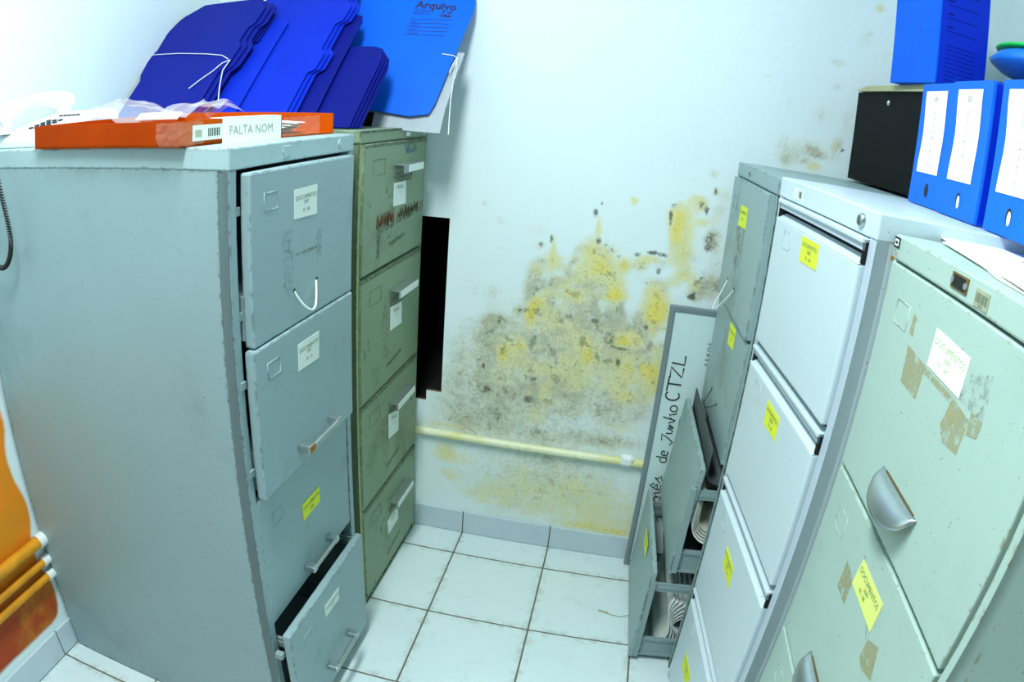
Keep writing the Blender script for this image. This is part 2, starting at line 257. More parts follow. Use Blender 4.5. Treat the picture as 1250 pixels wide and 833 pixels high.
def wall_mat():
    t = NT('damp_painted_plaster')
    at = t.n('ShaderNodeAttribute', attribute_name='mold_orange'); sp = t.n('ShaderNodeSeparateColor'); t.l(at.outputs['Color'], sp.inputs[0])
    Y, G, K = sp.outputs
    n1 = t.noise(14, 8, .72); n2 = t.noise(38, 7, .75, loc=(3, 3, 3)); n3 = t.noise(9, 6, .7, loc=(9, 1, 4), dist=.8); n4 = t.noise(130, 4, .75, loc=(1, 7, 4))
    base = t.mix(t.noise(2.2, 4), rgb('#e0f1f3'), rgb('#eaf8f9'))
    base = t.mix(t.math('MULTIPLY', t.ss(n2, .6, .8), .12), base, rgb('#b7c4c2'))
    n5 = t.noise(75, 8, .8, loc=(2, 8, 5), dist=.4); n6 = t.noise(20, 9, .8, loc=(12, 8, 5), dist=1.0)
    def mask(S, amp, lo, hi, g0, g1, *ns):
        x = S
        for n_, a_ in ns: x = t.math('ADD', x, t.math('MULTIPLY', t.math('SUBTRACT', n_, .5), a_*amp))
        return t.math('MULTIPLY', t.ss(x, lo, hi), t.ss(S, g0, g1)), x
    gm, gx = mask(G, 1.0, .3, 1.25, .02, .3, (n1, 1.3), (n2, 1.6), (n5, 2.2))
    GY = t.math('ADD', G, t.math('MULTIPLY', Y, .6))
    wash = t.ss(t.math('ADD', GY, t.math('MULTIPLY', t.math('SUBTRACT', t.noise(6, 6, .7, loc=(3, 1, 9)), .5), .9)), .1, .9)
    wash = t.math('MULTIPLY', wash, t.ss(GY, .03, .25))
    base = t.mix(t.math('MULTIPLY', wash, .8), base, t.mix(t.ss(t.noise(11, 6, .7, loc=(7, 7, 7)), .38, .62), rgb('#d2d4b8'), rgb('#e2e6d2')))
    c = t.mix(t.math('MULTIPLY', gm, .62), base, t.mix(t.ss(n6, .4, .6), rgb('#9c9c80'), rgb('#c0c2a8')))
    ym, yx = mask(Y, 1.0, .0, .7, .03, .22, (n3, 1.3), (n6, 1.3), (n5, 1.5))
    yc = t.mix(t.ss(yx, .7, 1.5), t.mix(n1, rgb('#dddba0'), rgb('#ebe8ae')), rgb('#f2de55'))
    c = t.mix(t.math('MULTIPLY', ym, .85), c, yc)
    # veins and dark crusts inside the stain, pale flaked plaster between them
    GY = t.math('ADD', G, t.math('MULTIPLY', Y, .4))
    vein = t.math('MULTIPLY', t.ss(t.math('ABSOLUTE', t.math('SUBTRACT', n6, .5)), .0, .035, 1, 0), t.ss(GY, .25, .8))
    c = t.mix(t.math('MULTIPLY', t.math('MULTIPLY', vein, t.ss(n2, .42, .6)), .35), c, rgb('#74735a'))
    cl = t.math('MULTIPLY', t.ss(t.noise(26, 6, .7, loc=(5, 5, 5), dist=.3), .54, .63), t.ss(GY, .3, 1.0))
    c = t.mix(t.math('MULTIPLY', cl, .6), c, rgb('#72745a'))
    fl = t.math('MULTIPLY', t.ss(t.noise(17, 8, .75, loc=(8, 8, 1), dist=.5), .55, .64), t.ss(GY, .1, .5))
    c = t.mix(t.math('MULTIPLY', fl, .6), c, rgb('#d3dfd4'))
    sp_ = t.math('MULTIPLY', t.ss(n4, .57, .66), t.ss(GY, .12, .7))
    c = t.mix(t.math('MULTIPLY', sp_, .6), c, rgb('#5f5f48'))
    fs_ = t.math('MULTIPLY', t.ss(t.noise(210, 3, .6, loc=(6, 1, 2)), .66, .72), t.ss(t.math('ADD', G, K), .02, .15))
    c = t.mix(t.math('MULTIPLY', fs_, .6), c, rgb('#5a5c4c'))
    kk = t.math('ADD', K, t.math('MULTIPLY', t.math('SUBTRACT', n5, .5), 1.8))
    km = t.math('MULTIPLY', t.ss(kk, .2, .8), t.ss(K, .05, .3))
    c = t.mix(t.math('MULTIPLY', km, .85), c, rgb('#45432f'))
    t.col(c); t.rough(.75)
    hh = t.math('ADD', t.math('MULTIPLY', gm, .5), t.math('ADD', n2, t.math('MULTIPLY', n1, 1.5)))
    t.bump(hh, .22, .004)
    return t.m
M['wall'] = wall_mat()
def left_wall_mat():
    t = NT('orange_low_plaster')
    at = t.n('ShaderNodeAttribute', attribute_name='mold_orange'); sp = t.n('ShaderNodeSeparateColor'); t.l(at.outputs['Color'], sp.inputs[0])
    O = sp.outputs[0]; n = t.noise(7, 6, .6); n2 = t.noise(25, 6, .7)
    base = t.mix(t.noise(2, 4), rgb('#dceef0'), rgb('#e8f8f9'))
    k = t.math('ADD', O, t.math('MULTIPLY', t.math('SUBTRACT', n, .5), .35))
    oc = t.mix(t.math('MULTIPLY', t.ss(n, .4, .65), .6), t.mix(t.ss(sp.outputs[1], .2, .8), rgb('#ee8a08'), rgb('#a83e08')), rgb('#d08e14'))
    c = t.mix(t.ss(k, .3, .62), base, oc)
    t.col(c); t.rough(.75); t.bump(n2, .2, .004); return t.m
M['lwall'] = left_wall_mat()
M['dimwall'] = plain('bounce_dimming_plaster', '#5c6668', .8, 0, .05, ns=4)  # unseen front wall, its colour set dark to cut bounced light
M['plainwall'] = plain('plain_painted_plaster', '#dfeeef', .8, 0, .02, ns=4)

def gauss(lst, x, z):
    s = 0.0
    for bx, bz, rx, rz, k in lst:
        dx = (x-bx)/rx; dz = (z-bz)/rz; q = dx*dx+dz*dz
        if q < 7: s += k*math.exp(-q*.75)
    return s
BROAD_Y = [(1.25, .22, .30, .10, .16), (1.15, .62, .28, .16, .15), (1.40, .12, .12, .04, .4), (.86, .30, .06, .03, .3)]
BROAD_G = [(1.15, .47, .35, .07, .22), (1.2, .25, .35, .13, .22), (.90, .60, .06, .16, .18), (1.1, .65, .30, .20, .12), (1.68, .75, .08, .2, .35)]
# back wall: a fine grid around an opening, hole with a stepped lower edge
hx0, hx1, hz0, hz1, hxs, hzs = .60, .823, .525, 1.083, .773, .49
def lin(a, b, st): n = max(1, round((b-a)/st)); return [a+(b-a)*i/n for i in range(n)]
xs = lin(0, hx0, .1)+lin(hx0, hxs, .0125)+lin(hxs, hx1, .0125)+lin(hx1, .9, .0075)+lin(.9, 1.75, .0045)+lin(1.75, W, .01)+[W]
zs = lin(0, hzs, .0075)+lin(hzs, hz0, .0075)+lin(hz0, hz1, .0045)+lin(hz1, 2.0, .0075)+lin(2.0, H, .1)+[H]
RINGS = [(1.273, .967, .013, .004, .9), (1.300, .962, .017, .005, .9), (1.245, .985, .055, .012, .5), (1.40, .775, .040, .010, .7), (1.20, .86, .075, .014, .55), (1.31, .86, .045, .010, .5), (1.12, .83, .030, .008, .4), (1.47, .80, .030, .009, .5)]
def ring(x, z):
    s = 0.0
    for cx, cz, r, w_, k in RINGS:
        d = (math.hypot(x-cx, z-cz)*(1+.12*math.sin(5*math.atan2(z-cz, x-cx)))-r)/w_
        if abs(d) < 2.5: s += k*math.exp(-d*d)
    return s
def inhole(x, z): return (hx0 < x < hx1 and hz0 < z < hz1) or (hx0 < x < hxs and hzs < z <= hz0)
vs = [(x, 0, z) for z in zs for x in xs]; nx = len(xs); fs = []
for j in range(len(zs)-1):
    for i in range(nx-1):
        if not inhole((xs[i]+xs[i+1])/2, (zs[j]+zs[j+1])/2): fs.append((j*nx+i, j*nx+i+1, (j+1)*nx+i+1, (j+1)*nx+i))
mb = MB(); mb.add(vs, fs, M['wall'], True)
wb = mb.build('wall_back'); struct(wb)
ca = wb.data.color_attributes.new('mold_orange', 'FLOAT_COLOR', 'POINT')
for i, v in enumerate(wb.data.vertices):
    x, z = v.co.x, v.co.z
    if x > .7 and z < 1.95: ca.data[i].color = (gauss(YEL, x, z)+gauss(BROAD_Y, x, z), gauss(GRY, x, z)+gauss(BROAD_G, x, z)+ring(x, z), gauss(DRK, x, z), 1)
    else: ca.data[i].color = (0, 0, 0, 1)
# thickness of the wall round the opening and the unlit space behind it
mb = MB()
for a, b in [((hx0, hzs), (hx0, hz1)), ((hx0, hz1), (hx1, hz1)), ((hx1, hz1), (hx1, hz0)), ((hx1, hz0), (hxs, hz0)), ((hxs, hz0), (hxs, hzs)), ((hxs, hzs), (hx0, hzs))]:
    mb.add([(a[0], 0, a[1]), (b[0], 0, b[1]), (b[0], .012, b[1]), (a[0], .012, a[1])], [(0, 1, 2, 3)], M['brown'])
    mb.add([(a[0], .012, a[1]), (b[0], .012, b[1]), (b[0], .45, b[1]), (a[0], .45, a[1])], [(0, 1, 2, 3)], M['void'])
mb.add([(hx0, .45, hzs), (hx1, .45, hzs), (hx1, .45, hz1), (hx0, .45, hz1)], [(0, 1, 2, 3)], M['void'])
struct(mb.build('trim_1'))
mb = MB(); mb.box(0, W, .46, .5, 0, H, M['plainwall'])
struct(mb.build('wall_back_outer'))
# left wall, its plaster colour turning orange low down
ys = lin(-D, -1.6, .1)+lin(-1.6, -.9, .02)+lin(-.9, 0, .1)+[0]
zs2 = lin(0, 1.0, .02)+lin(1.0, H, .1)+[H]
vs = [(0, y, z) for z in zs2 for y in ys]; ny = len(ys)
fs = [(j*ny+i+1, j*ny+i, (j+1)*ny+i, (j+1)*ny+i+1) for j in range(len(zs2)-1) for i in range(ny-1)]
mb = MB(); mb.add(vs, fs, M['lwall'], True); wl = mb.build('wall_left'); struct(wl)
ca = wl.data.color_attributes.new('mold_orange', 'FLOAT_COLOR', 'POINT')
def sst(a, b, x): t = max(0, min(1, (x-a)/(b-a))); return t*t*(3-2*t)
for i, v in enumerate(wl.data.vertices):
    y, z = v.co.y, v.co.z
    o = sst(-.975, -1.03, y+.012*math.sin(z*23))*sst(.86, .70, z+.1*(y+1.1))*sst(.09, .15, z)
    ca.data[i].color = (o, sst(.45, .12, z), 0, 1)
mb = MB(); mb.add([(W, 0, 0), (W, -D, 0), (W, -D, H), (W, 0, H)], [(0, 1, 2, 3)], M['plainwall']); struct(mb.build('wall_right'))
mb = MB(); mb.add([(W, -D, 0), (0, -D, 0), (0, -D, H), (W, -D, H)], [(0, 1, 2, 3)], M['dimwall']); struct(mb.build('wall_front'))
mb = MB(); mb.add([(0, 0, H), (0, -D, H), (W, -D, H), (W, 0, H)], [(0, 1, 2, 3)], M['plainwall']); struct(mb.build('ceiling'))
# floor tiles
T, TX, TY = .3038, .9179, -.1291
def tile_mat():
    t = NT('white_floor_tile'); g = t.n('ShaderNodeNewGeometry'); s = t.n('ShaderNodeSeparateXYZ'); t.l(g.outputs['Position'], s.inputs[0])
    wob = t.math('MULTIPLY', t.math('SUBTRACT', t.noise(12, 3), .5), .0016)
    def line(c, o):
        f = t.math('FRACT', t.math('DIVIDE', t.math('SUBTRACT', t.math('ADD', c, wob), o-T*20), T))
        d = t.math('MULTIPLY', t.math('MINIMUM', f, t.math('SUBTRACT', 1.0, f)), T); return d
    d = t.math('MINIMUM', line(s.outputs[0], TX), line(s.outputs[1], TY))
    gm = t.ss(d, .0019, .0034, 1, 0)
    edge = t.ss(d, .002, .03, .25, 0)
    c = t.mix(t.noise(5, 4), rgb('#d3e6e8'), rgb('#e0eff0'))
    c = t.mix(t.math('MULTIPLY', t.ss(t.noise(16, 7, .75), .52, .75), .3), c, rgb('#a9b6ae'))
    c = t.mix(t.math('MULTIPLY', t.math('MULTIPLY', edge, t.ss(t.noise(30, 5, .7, loc=(4, 4, 0)), .45, .65)), 1.6, clamp=True), c, rgb('#8b8d78'))
    c = t.mix(t.math('MULTIPLY', t.ss(t.noise(110, 3, .6, loc=(2, 2, 0)), .74, .77), .7), c, rgb('#4a4a40'))
    gc = t.mix(t.noise(20, 4), rgb('#55534a'), rgb('#84806c'))
    c = t.mix(gm, c, gc)
    t.col(c); t.rough(t.math('ADD', t.math('MULTIPLY', gm, .5), .26)); t.b.inputs['Specular IOR Level'].default_value = .4
    t.bump(t.math('SUBTRACT', 1.0, gm), .4, .0015)
    return t.m
M['tile'] = tile_mat()
mb = MB(); mb.add([(0, -D, 0), (W, -D, 0), (W, 0, 0), (0, 0, 0)], [(0, 1, 2, 3)], M['tile']); struct(mb.build('floor'))
def bb_mat():
    t = NT('skirting_tile')
    c = t.mix(t.noise(6, 4), rgb('#bccdd6'), rgb('#cddbe2'))
    c = t.mix(t.math('MULTIPLY', t.ss(t.noise(25, 6, .75), .55, .75), .4), c, rgb('#98a29c'))
    t.col(c); t.rough(.3); return t.m
M['bb'] = bb_mat(); M['grout'] = plain('dirty_grout', '#6f6a58', .9, 0, .2, ns=60)
mb = MB(); x = TX-T*3
while x < W:
    a, b = max(x+.0018, 0), min(x+T-.0018, W)
    if b > a: mb.box(a, b, -.009, -.0005, .002, .088, M['bb'], bev=.001)
    x += T
mb.box(0, W, -.006, -.0003, 0, .086, M['grout']); struct(mb.build('baseboard_back'))
mb = MB(); y = -1.0441+T*3
while y > -D:
    a, b = min(y-.0018, -.01), max(y-T+.0018, -D)
    if b < a: mb.box(.0005, .009, b, a, .002, .092, M['bb'], bev=.001)
    y -= T
mb.box(.0003, .006, -D, -.01, 0, .09, M['grout']); struct(mb.build('baseboard_left'))

# ------------------------------------------------------------------ pipes
def pvc():
    t = NT('yellowed_pvc'); c = t.mix(t.ss(t.noise(5, 4, loc=(0, 0, 2)), .4, .6), rgb('#e3e2a2'), rgb('#eef0d0'))
    c = t.mix(t.math('MULTIPLY', t.ss(t.noise(60, 5, .7), .55, .7), .4), c, rgb('#9a9560')); t.col(c); t.rough(.4); return t.m
M['pvc'] = pvc(); M['pvcw'] = plain('white_pvc', '#e8f0ec', .4, 0, .05)
pp = thing('water_pipe', 'cream plastic conduit pipe running low across the mouldy back wall', 'pipe', (.75, -.014, .384))
mb = MB(); mb.tube([(-.01, 0, .0), (.3, 0, -.001), (.75, 0, 0), (1.6, 0, 0)], .0125, M['pvc'], 16); mb.build('tube', pp)
mb = MB(); mb.tube([(.668, 0, 0), (.700, 0, 0)], .0150, M['white'], 16); mb.box(.669, .699, -.017, .013, -.003, .019, M['white'], bev=.002)
mb.box(.664, .672, -.012, -.002, .010, .022, M['white']); mb.box(.694, .705, -.016, -.008, .012, .024, M['white']); mb.build('clamp', pp)
M['opvc'] = plain('orange_pvc', '#dd9612', .45, 0, .3, ns=14)  # pipes coloured orange like the low wall behind them
for k, (z, r, xo, lab) in enumerate([(.385, .0165, .022, 'uppermost orange pipe on the left wall beside the grey cabinet'),
                       (.318, .011, .016, 'middle orange pipe on the left wall beside the grey cabinet'),
                       (.270, .011, .016, 'lowest orange pipe on the left wall beside the grey cabinet')]):
    q = thing('wall_pipe', lab, 'pipe', (xo, -.98, z), 0, 'orange pipes on the left wall')
    mb = MB(); mb.tube([(0, -.015, 0), (0, -.6, 0), (0, -2.4, 0)], r, M['opvc'], 16); mb.build('tube', q)
    mb = MB(); mb.tube([(0, .95 if k == 0 else .9, 0), (0, -.028, 0)], r+.003, M['pvcw'], 16); mb.build('white_socket', q)['label'] = 'white joint socket'

# ------------------------------------------------------------------ filing cabinets
def patch(parent, name, pts, m, y=-.0006, lab=None):
    mb = MB(); n = len(pts)
    vs = [(a, y, b) for a, b in pts]+[(a, y+.0005, b) for a, b in pts]
    mb.add(vs, [tuple(range(n))]+[(i, n+i, n+(i+1) % n, (i+1) % n) for i in range(n)], m)
    o = mb.build(name, parent)
    if lab: o['label'] = lab
    return o
def paper_label(parent, pts, m, texts, y, ink=None, lab=None):
    """pts: tl,tr,br,bl in (x,z)"""
    mb = MB(); o = y-.0010
    vs = [(a, o, b) for a, b in pts]+[(a, y-.0002, b) for a, b in pts]
    mb.add(vs, [(3, 2, 1, 0)]+[(i, (i+1) % 4, 4+(i+1) % 4, 4+i) for i in range(4)], m)
    (ax, az), (bx, bz), (cx, cz), (dx, dz) = pts
    ang = math.atan2(bz-az, bx-ax); w = math.hypot(bx-ax, bz-az); h = (az-dz+bz-cz)/2
    for s, size, fu, fv in texts:
        px = ax+(bx-ax)*fu+(dx-ax)*fv; pz = az+(bz-az)*fu+(dz-az)*fv
        mb.text(s, size, ink or M['ink'], FX(px, o-.0004, pz, ang))
    q = mb.build('paper_label', parent); q['label'] = lab or 'printed paper label'
    return q
def card_slot(parent, x0, x1, z0, z1, y, m):
    mb = MB(); r = .0011
    mb.tube([(x0, y, z1), (x1, y, z1), (x1, y, z0), (x0, y, z0)], r, m, 6, closed=True)
    return mb.build('card_slot', parent)
def front_panel(mb, x0, x1, z0, z1, y, m, th=.018, bev=.0035, X=None):
    mb.box(x0, x1, y, y+th, z0, z1, m, bev=bev, X=X)
def tray_body(mb, x0, x1, z0, z1, y0, depth, m, X=None):
    """low-sided open drawer frame behind a front: base, side plates, upper side rails, uprights"""
    mb.box(x0, x1, y0, y0+depth, z0, z0+.002, m, X=X)
    for xa in (x0, x1-.002):
        mb.box(xa, xa+.002, y0, y0+depth, z0, z0+.075, m, X=X)
        xi = xa-.004 if xa == x0 else xa
        mb.box(xi, xi+.006, y0, y0+depth, z0+.062, z0+.072, m, X=X)
        mb.box(xi, xi+.006, y0, y0+depth, z0+.003, z0+.012, m, X=X)
        mb.box(xa-.002, xa+.004, y0, y0+depth, z1-.028, z1, m, X=X)
        mb.box(xa-.004, xa+.006, y0, y0+depth, z1-.018, z1-.010, m, X=X)
    mb.box(x0, x1, y0+depth-.002, y0+depth, z0, z1, m, X=X)
def carcass(t, w, h, d, m, mlid, postw, lidh, zdiv, mp=None, lidover=.0015):
    mp = mp or m; k = .0015
    mb = MB()
    mb.box(0, k, 0, d, 0, h-lidh, m); mb.box(w-k, w, 0, d, 0, h-lidh, m); mb.box(0, w, d-k, d, 0, h-lidh, m)
    mb.box(0, w, 0, d, 0.001, .004, m)
    mb.box(k, w-k, .07, d-.03, .006, .008, M['dark'])
    for xa in (0, w-postw): mb.box(xa, xa+postw, 0, .024, 0, h-lidh, mp, bev=.0012)
    for z in zdiv: mb.box(postw, w-postw, .021, .035, z-.006, z+.006, M['dark'])
    mb.box(postw, w-postw, .003, .02, 0.0, .022, m)
    mb.build('body', t)
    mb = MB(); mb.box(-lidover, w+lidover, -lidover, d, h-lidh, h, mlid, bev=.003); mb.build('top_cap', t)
def bar_handle(parent, x0, x1, z, y, m=None, end=None, r=.0055, out=.028):
    mb = MB()
    for xx in (x0, x1): mb.box(xx-.010, xx+.010, y-out, y, z-.008, z+.008, M['chrome'], bev=.003)
    if end: mb.box(x0-.009, x0+.013, y-out-.0012, y-out+.001, z-.007, z+.007, end)
    mb.tube([(x0, y-out+.005, z), (x1, y-out+.005, z)], r, m or M['chrome'], 10)
    return mb.build('handle', parent)
def cord_loop(parent, xa, za, xb, zb, xm, zm, y, m, r=.0022, out=.022, lab='white cord pull'):
    pts = []
    for i in range(15):
        u = i/14; a = math.sin(math.pi*u)
        x = (1-u)**2*xa+2*u*(1-u)*(2*xm-(xa+xb)/2)+u*u*xb; z = (1-u)**2*za+2*u*(1-u)*(2*zm-(za+zb)/2)+u*u*zb
        pts.append((x, y-out*a+.001, z))
    mb = MB(); mb.tube(pts, r, m, 8)
    for xx, zz in ((xa, za), (xb, zb)): mb.tube([(xx, y+.001, zz), (xx, y-.0012, zz)], .0042, M['dark_wire'], 8)
    o = mb.build('cord_handle', parent); o['label'] = lab; return o

# ---- near-left grey cabinet
GRP = 'four-drawer steel filing cabinets'
w, h, d = .4685, 1.3453, .71
L1 = thing('filing_cabinet', 'grey steel filing cabinet nearest on the left, with the orange tray on its top', 'filing cabinet',
           (.7271, -.9991, 0), math.atan2(.9998, .0211), GRP)
zd = [.37, .695, 1.0]
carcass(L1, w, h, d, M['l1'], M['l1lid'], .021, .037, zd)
def L1drawer(z0, z1, y, x0=.023, x1=.445, sag=0.0, body=False):
    mb = MB(); front_panel(mb, x0, x1, z0, z1, y, M['l1'], .020, .004)
    if body: tray_body(mb, .028, .437, z0+.012, z1-.04, y+.02, .6, M['galv'])
    else:
        mb.box(.03, .437, y+.02, .5, z0+.012, z0+.09, M['galv'])
    for zz in (z0+.05, z1-.07): mb.box(x0-.010, x0+.004, y+.022, y+.040, zz, zz+.014, M['galv'])
    return mb.build('drawer', L1)
dr = L1drawer(1.005, 1.303, -.022, .028, .432)
cord_loop(dr, .172, 1.072, .263, 1.072, .208, 1.028, -.022, M['white_cord'])
paper_label(dr, [(.173, 1.258), (.262, 1.259), (.262, 1.202), (.174, 1.205)], M['label'], [('DOCUMENTOS', .0115, .5, .32), ('2007', .009, .5, .5), ('07 - 08', .009, .5, .78)], -.022, M['faint'])
card_slot(dr, .071, .114, 1.235, 1.265, -.022, M['l1lid'])
patch(dr, 'scuff_mark', [(.13, 1.19), (.165, 1.19), (.172, 1.10), (.15, 1.06), (.132, 1.09)], M['smudge'], -.0228)
patch(dr, 'scuff_mark', [(.262, 1.17), (.285, 1.17), (.28, 1.11), (.262, 1.10)], M['smudge'], -.0228)
patch(dr, 'scuff_mark', [(.15, 1.142), (.262, 1.140), (.262, 1.134), (.15, 1.136)], M['brownrun'], -.0229)
dr = L1drawer(.706, 1.003, -.026, .018, .427)
bar_handle(dr, .162, .300, .752, -.026, end=M['rusty'])
paper_label(dr, [(.173, .965), (.262, .965), (.259, .908), (.172, .911)], M['label'], [('DOCUMENTOS', .0115, .5, .3), ('2007', .009, .5, .47), ('09 - 10', .009, .5, .75)], -.026, M['faint'])
card_slot(dr, .060, .105, .938, .968, -.026, M['l1lid'])
dr = L1drawer(.376, .690, -.001, .018, .441)
bar_handle(dr, .184, .306, .418, -.001)
paper_label(dr, [(.194, .582), (.28, .582), (.279, .541), (.194, .539)], M['yellow'], [('DOCUMENTOS', .0115, .5, .34), ('2006', .009, .5, .7)], -.001, M['faint'])
card_slot(dr, .068, .112, .605, .635, -.001, M['l1lid'])
dr = L1drawer(.045, .368, -.047, .000, .412, body=True)
bar_handle(dr, .157, .285, .125, -.047, end=None)
paper_label(dr, [(.170, .318), (.252, .314), (.247, .278), (.170, .283)], M['label'], [('DOCUMENTOS', .0105, .5, .4), ('2005', .008, .5, .72)], -.047, M['faint'])
card_slot(dr, .055, .097, .285, .315, -.047, M['l1lid'])
patch(dr, 'worn_edge', [(.002, .3675), (.41, .3675), (.41, .362), (.002, .361)], M['gluegrey'], -.0478)
# rear lid catches on the top rail
mb = MB(); mb.box(.165, .19, -.0035, 0, h-.030, h-.008, M['l1lid'], bev=.001); mb.build('lid_clip', L1)
mb = MB(); mb.tube([(.40, 0, h-.018), (.40, -.004, h-.018)], .010, M['l1lid'], 14); mb.tube([(.40, -.004, h-.018), (.40, -.005, h-.018)], .006, M['chrome'], 12); mb.build('lock', L1)['label'] = 'round key lock'
mb = MB(); mb.tube([(w-.001, .071, 1.133), (w, .076, 1.11), (w-.001, .081, 1.087)], .0001, M['dark_wire'], 4)
mb = MB(); mb.add([(-.0006, .0705, 1.133), (-.0006, .0725, 1.133), (-.0006, .0815, 1.087), (-.0006, .080, 1.087)], [(0, 1, 2, 3)], M['smudge']); mb.build('scratch', L1)

# ---- far-left green cabinet
w, h, d = .4638, 1.3496, .70
L2 = thing('filing_cabinet', 'battered green steel filing cabinet in the back left corner, paint chipped and rusty', 'filing cabinet',
           (.7330, -.4820, 0), R(90)-.022, GRP)
zt = [(1.003, 1.318), (.666, .996), (.348, .660), (.030, .341)]
carcass(L2, w, h, d, M['l2'], M['l2'], .018, .030, [1.0, .663, .345], M['l2post'], .002)
lb = [([(.207, 1.210), (.294, 1.208), (.300, 1.146), (.209, 1.149)]), ([(.212, .876), (.297, .870), (.300, .806), (.212, .810)]),
      ([(.207, .560), (.290, .540), (.288, .470), (.207, .480)]), ([(.192, .198), (.286, .200), (.285, .148), (.200, .144)])]
for k, (z0, z1) in enumerate(zt):
    mb = MB(); front_panel(mb, .012, .452, z0, z1, -.006, M['l2'], .024, .004)
    mb.box(.03, .434, .02, .5, z0+.012, z0+.09, M['galv']); dr = mb.build('drawer', L2)
    zh = [1.248, .915, .586, .252][k]; y = -.006
    mb = MB(); mb.box(.205, .356, y-.026, y, zh+.008, zh+.011, M['chrome'], bev=.001)
    mb.box(.205, .356, y-.028, y-.025, zh-.012, zh+.011, M['alu'], bev=.001)
    mb.box(.240 if k == 0 else .215, .352, y-.0290, y-.0280, zh-.010, zh+.008, M['label'])
    mb.build('handle', dr)['label'] = 'metal pull with card strip'
    paper_label(dr, lb[k], M['label'], [('FICHAS', .014, .5, .22), (['A', 'B', 'C', 'D'][k], .012, .5, .45)], y, M['faint'])
    card_slot(dr, .068, .140, z1-.078, z1-.040, y, M['darkline'])
    patch(dr, 'paint_wear', [(.150, zh-.02), (.205, zh-.02), (.208, zh-.17), (.185, zh-.20), (.160, zh-.15)], M['gluegrey'], y-.0005)
    patch(dr, 'paint_wear', [(.205, zh-.012), (.345, zh-.014), (.335, zh-.040), (.21, zh-.038)], M['darkline'], y-.0005)
    patch(dr, 'paint_wear', [(.19, z0+.055), (.30, z0+.065), (.30, z0+.055), (.19, z0+.042)], M['darkline'], y-.0005)
    patch(dr, 'paint_wear', [(.012, z1-.001), (.452, z1-.001), (.452, z1-.012), (.012, z1-.009)], M['darkline'], y-.0005)
    if k == 0:
        rr = random.Random(5)
        for xa, xb in ((.098, .215), (.238, .40)):
            pts = []; n = 26
            for i in range(n+1):
                pts.append((xa+(xb-xa)*i/n+rr.uniform(-.004, .004), y-.0004, 1.120+(.020 if i % 2 else -.014)*rr.uniform(.35, 1.1)))
            MB().tube(pts, .0011, M['rustscrawl2'] if xa < .2 else M['darkline2'], 5).build('scrawl', dr)['label'] = 'rusty scratched scrawl'
        patch(dr, 'rust_scrawl', [(.095, 1.140), (.22, 1.145), (.22, 1.096), (.10, 1.092)], M['rustscrawl'], y-.0008)
        patch(dr, 'rust_scrawl', [(.235, 1.125), (.44, 1.138), (.44, 1.106), (.235, 1.10)], M['rustscrawl'], y-.0008)
        patch(dr, 'blue_smudge', [(.27, 1.305), (.36, 1.312), (.37, 1.285), (.29, 1.28)], M['bluesmudge'], y-.0008)
        patch(dr, 'rust_scrawl', [(.105, 1.09), (.125, 1.09), (.12, 1.03), (.105, 1.035)], M['darkline'], y-.0008)
mb = MB(); mb.box(.285, .315, -.0045, -.002, h-.022, h-.006, M['label']); mb.build('plate', L2)
mb = MB(); mb.box(.425, .445, -.0045, -.002, h-.022, h-.006, M['label']); mb.build('plate', L2)
mb = MB(); mb.box(-.002, w+.002, -.0028, -.0018, h-.006, h, M['darkline'], bev=0); mb.build('worn_rim', L2)

# ---- far-right grey cabinet (two lower drawers open)
w, h, d = .4612, 1.3431, .70
R1 = thing('filing_cabinet', 'grey steel filing cabinet at the back right, its two lower drawers pulled open', 'filing cabinet',
           (1.6235, -.0470, 0), math.atan2(-.9997, .0236)+0.012, GRP)
carcass(R1, w, h, d, M['r1'], M['r1'], .020, .036, [.976, .66, .335], lidover=.003)
mb = MB(); front_panel(mb, .018, .440, .980, 1.305, -.014, M['r1'], .02, .003); mb.box(.03, .43, .01, .5, .995, 1.08, M['galv']); dr = mb.build('drawer', R1)
cord_loop(dr, .135, 1.046, .236, 1.045, .150, .965, -.014, M['white_cord'], .0020, .03)
paper_label(dr, [(.163, 1.245), (.248, 1.248), (.252, 1.198), (.160, 1.192)], M['yellow'], [('DOCUMENTOS', .011, .5, .3), ('2004', .009, .5, .6)], -.014, M['faint'])
patch(dr, 'dirt_run', [(.155, 1.19), (.25, 1.195), (.25, 1.12), (.20, 1.08), (.165, 1.12)], M['brownrun'], -.0148)
card_slot(dr, .062, .105, 1.225, 1.258, -.014, M['r1'])
mb = MB(); front_panel(mb, .018, .440, .668, .973, -.006, M['r1'], .02, .003); mb.box(.03, .43, .015, .5, .68, .76, M['galv']); dr = mb.build('drawer', R1)
paper_label(dr, [(.228, .959), (.305, .962), (.308, .912), (.240, .905)], M['yellow'], [('DOCUMENTOS', .010, .5, .3), ('2004', .008, .5, .6)], -.006, M['faint'])
cord_loop(dr, .15, .745, .25, .742, .18, .705, -.006, M['dark_wire'], .0013, .02, 'thin dark wire pull')
